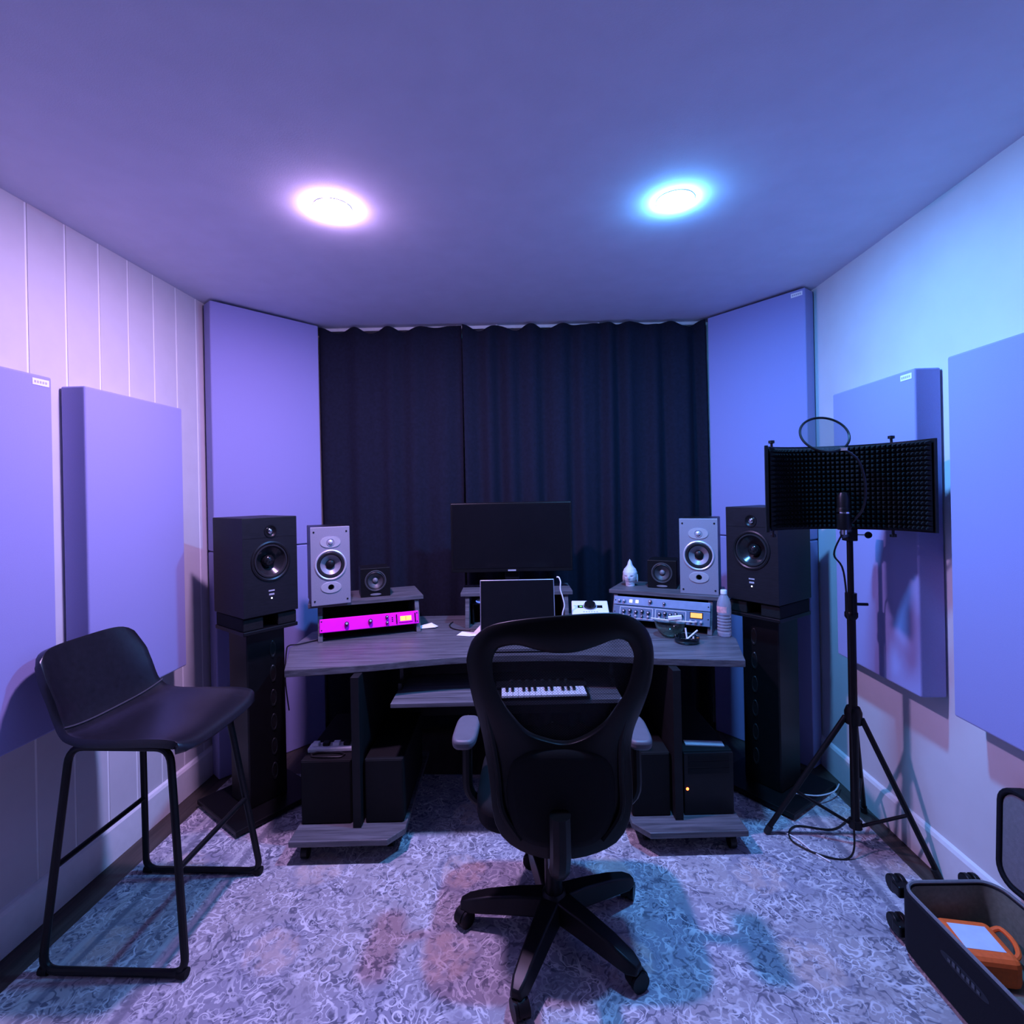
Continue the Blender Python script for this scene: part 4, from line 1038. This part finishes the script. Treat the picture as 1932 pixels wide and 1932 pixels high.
cable('floor_cable', 'pale thin cable arching over the rug at the speaker stand base', [(1.02, 2.20, .012), (1.05, 2.15, .014), (1.075, 2.08, .013), (1.11, 2.03, .012)], .003, M_CABLEW)
cable('floor_cable', 'pale thin cable curving behind the tripod by the smooth wall', [(1.16, 2.40, .06), (1.26, 2.40, .05), (1.36, 2.45, .04), (1.43, 2.53, .03)], .003, M_CABLEW)

# ------------------------------------------------------------------ open suitcase
sc = thing('suitcase', 'open black soft suitcase lying on its back with lid against the wall', 'suitcase', (1.262, 1.675, G), R(2))
LW, LL, LH = .155, .58, .205
def rr_outline(hw, y0, y1, r, n=6):
    o = []
    for cx_, cy_, a0 in ((hw - r, y1 - r, 0), (-hw + r, y1 - r, PI / 2), (-hw + r, y0 + r, PI), (hw - r, y0 + r, 1.5 * PI)):
        for k in range(n + 1): a = a0 + PI / 2 * k / n; o.append((cx_ + r * math.cos(a), cy_ + r * math.sin(a)))
    return o
oo = rr_outline(LW, -LL, 0, .06); ii = rr_outline(LW - .014, -LL + .014, -.014, .05); n = len(oo)
b = B(); vs = [(x, y, .02) for x, y in oo] + [(x, y, LH) for x, y in oo] + [(x, y, LH) for x, y in ii] + [(x, y, .035) for x, y in ii]
fs = [tuple(reversed(range(n))), tuple(range(3 * n, 4 * n))]
for q in range(3):
    for k in range(n): fs.append((q * n + k, q * n + (k + 1) % n, (q + 1) * n + (k + 1) % n, (q + 1) * n + k))
b.add(vs, fs).build('shell', M_FABB, sc, smooth=True, bevel=.006)
i2 = rr_outline(LW - .016, -LL + .016, -.016, .048)
b = B(); vs = [(x, y, LH - .006) for x, y in i2] + [(x, y, .037) for x, y in i2]
b.add(vs, [(k, (k + 1) % n, n + (k + 1) % n, n + k) for k in range(n)] + [tuple(range(n, 2 * n))]).build('lining', M_LIND, sc, smooth=True)
B().tube([(x, y, LH + .002) for x, y in rr_outline(LW - .010, -LL + .010, -.010, .052)], .005, 6, closed=True).build('zip_edge', M_LIN, sc, smooth=True)
# lid, hinged on the wall side
lo_ = rr_outline(LW, -LL, 0, .06); Ml = T(LW + .004, 0, LH + .004) @ RY(R(-88)) @ T(LW, 0, 0)
b = B(); l2 = rr_outline(LW - .014, -LL + .014, -.014, .05)
vs = [(x, y, -.050) for x, y in lo_] + [(x, y, 0) for x, y in lo_] + [(x, y, 0) for x, y in l2] + [(x, y, -.038) for x, y in l2]
fs = [tuple(reversed(range(n))), tuple(range(3 * n, 4 * n))]
for q in range(3):
    for k in range(n): fs.append((q * n + k, q * n + (k + 1) % n, (q + 1) * n + (k + 1) % n, (q + 1) * n + k))
ld = B().add(vs, fs, Ml).build('lid', M_FABB, sc, smooth=True, bevel=.004)
B().prism(l2, -.037, -.006, Ml).build('lid_lining', M_LIN, ld, smooth=True, bevel=.006)
for sx in (-1, 1):
    for z in (.040, .165):
        wx = sx * .118
        wh = B().cyl((wx - .020, .040, z), (wx - .004, .040, z), .027, n=20); wh.cyl((wx + .004, .040, z), (wx + .020, .040, z), .027, n=20)
        w_ = wh.build('wheel', M_BLK, sc, smooth=True, bevel=.003)
        B().box(wx - .024, wx + .024, -.002, .034, z - .018, z + .018).build('wheel_housing', M_BLKS, w_, bevel=.005)
# logo patch on the long side
oval(0, 0, .075, .014, 0, .002).build('name_patch', mat('name patch', (.014, .015, .022), .5), sc).matrix_local = T(-LW - .0005, -.25, .140) @ RZ(-PI / 2)
b = B()
for k in range(7): b.box(-LW - .0022, -LW - .001, -.30 + k * .015, -.291 + k * .015, .135, .135 + (.012 if k % 3 else .008))
b.build('name_print', mat('name print', (.06, .065, .075), .5), sc)
po = thing('orange_pouch', 'orange pouch with pale blue label inside the open suitcase', 'pouch', (1.262, 1.560, G + .0385), R(-8))
B().box(-.076, .076, -.074, .074, 0, .085).build('pouch_body', M_ORANGE, po, bevel=.020, seg=3)
B().box(-.050, .050, -.044, .044, .0850, .0862).build('label_card', mat('pale blue card', (.62, .72, .86), .5, var=.05), po)
B().tube(smooth_path([(.068, .05, .070), (.095, .05, .080), (.102, .01, .078), (.088, -.03, .075), (.070, -.045, .070)], 5), .007, 8).build('strap', M_ORANGE, po, smooth=True)

# ------------------------------------------------------------------ under the desk
def desk_pt(x, y): a = R(3); return (-.1 + x * math.cos(a) - y * math.sin(a), 2.2 + x * math.sin(a) + y * math.cos(a))
BZ = .1045
x, y = desk_pt(.795, -.075)
pcx = thing('computer_tower', 'black computer case with a red power light under the desk', 'computer', (x, y, BZ), R(3))
B().box(-.105, .105, .012, .46, .0, .262).build('case', M_BLKM, pcx, bevel=.006)
B().box(-.104, .104, 0, .012, .004, .258).build('front_panel', M_BLKS, pcx, bevel=.004)
for k in range(3): B().box(-.085, .085, -.002, .0, .172 + k * .028, .194 + k * .028).build('drive_bay', M_BLKM, pcx)
B().lathe([(.006, 0), (.005, .003), (.0001, .004)], 14, T(-.090, 0, .110) @ FRONT).build('power_light', M_LEDR, pcx)
def rack_box(label, xc, hw):
    x, y = desk_pt(xc, -.075)
    t = thing('rack_box', label, 'rack box', (x, y, BZ), R(3), 'black rack boxes on the desk foot plates')
    B().box(-hw, hw, .004, .46, 0, .262).build('case', M_BLKM, t, bevel=.004)
    B().box(-hw + .004, hw - .004, 0, .004, .004, .258).build('front_panel', M_BLKM, t, bevel=.002)
rack_box('black rack box with a white power strip on top under the desk', -.795, .105)
rack_box('narrow black rack box beside the desk leg below the keyboard tray end', -.555, .080)
rack_box('narrow black rack box between office chair and computer case', .555, .080)
x, y = desk_pt(-.80, .02)
ps = thing('power_strip', 'white power strip with plugs on the rack box under the desk', 'power strip', (x, y, BZ + .2625), R(5))
B().box(-.095, .095, -.028, .028, 0, .020).build('strip_body', M_WHITE, ps, bevel=.005)
for k in range(4): B().box(-.080 + k * .044, -.052 + k * .044, -.014, .014, .0202, .034).build('plug', M_BLKS if k % 2 else M_WHITE, ps, bevel=.003)
x, y = desk_pt(-.80, -.035)
o = B().tube([(x + (.07 + .004 * math.sin(9 * a)) * math.cos(a), y + .022 * math.sin(a), BZ + .267 + .002 * math.sin(3 * a)) for a in [2 * PI * q / 40 for q in range(40)]], .0035, 6, closed=True).build('cable_loop', M_CABLE, smooth=True)
tag(o, 'black cable loop in front of the white power strip', 'cable')
x, y = desk_pt(.80, -.01)
tag(B().box(-.08, .08, -.02, .02, 0, .006, T(x, y, BZ + .2625) @ RZ(R(-4))).build('paper_stack', M_GREYT, bevel=.001), 'grey papers lying on the computer case under the desk', 'papers')
cable('hanging_cable', 'black cable hanging below the desk beside the keyboard tray', [(-.66, 2.45, .71), (-.60, 2.42, .66), (-.45, 2.44, .64), (-.32, 2.45, .70)], .003)
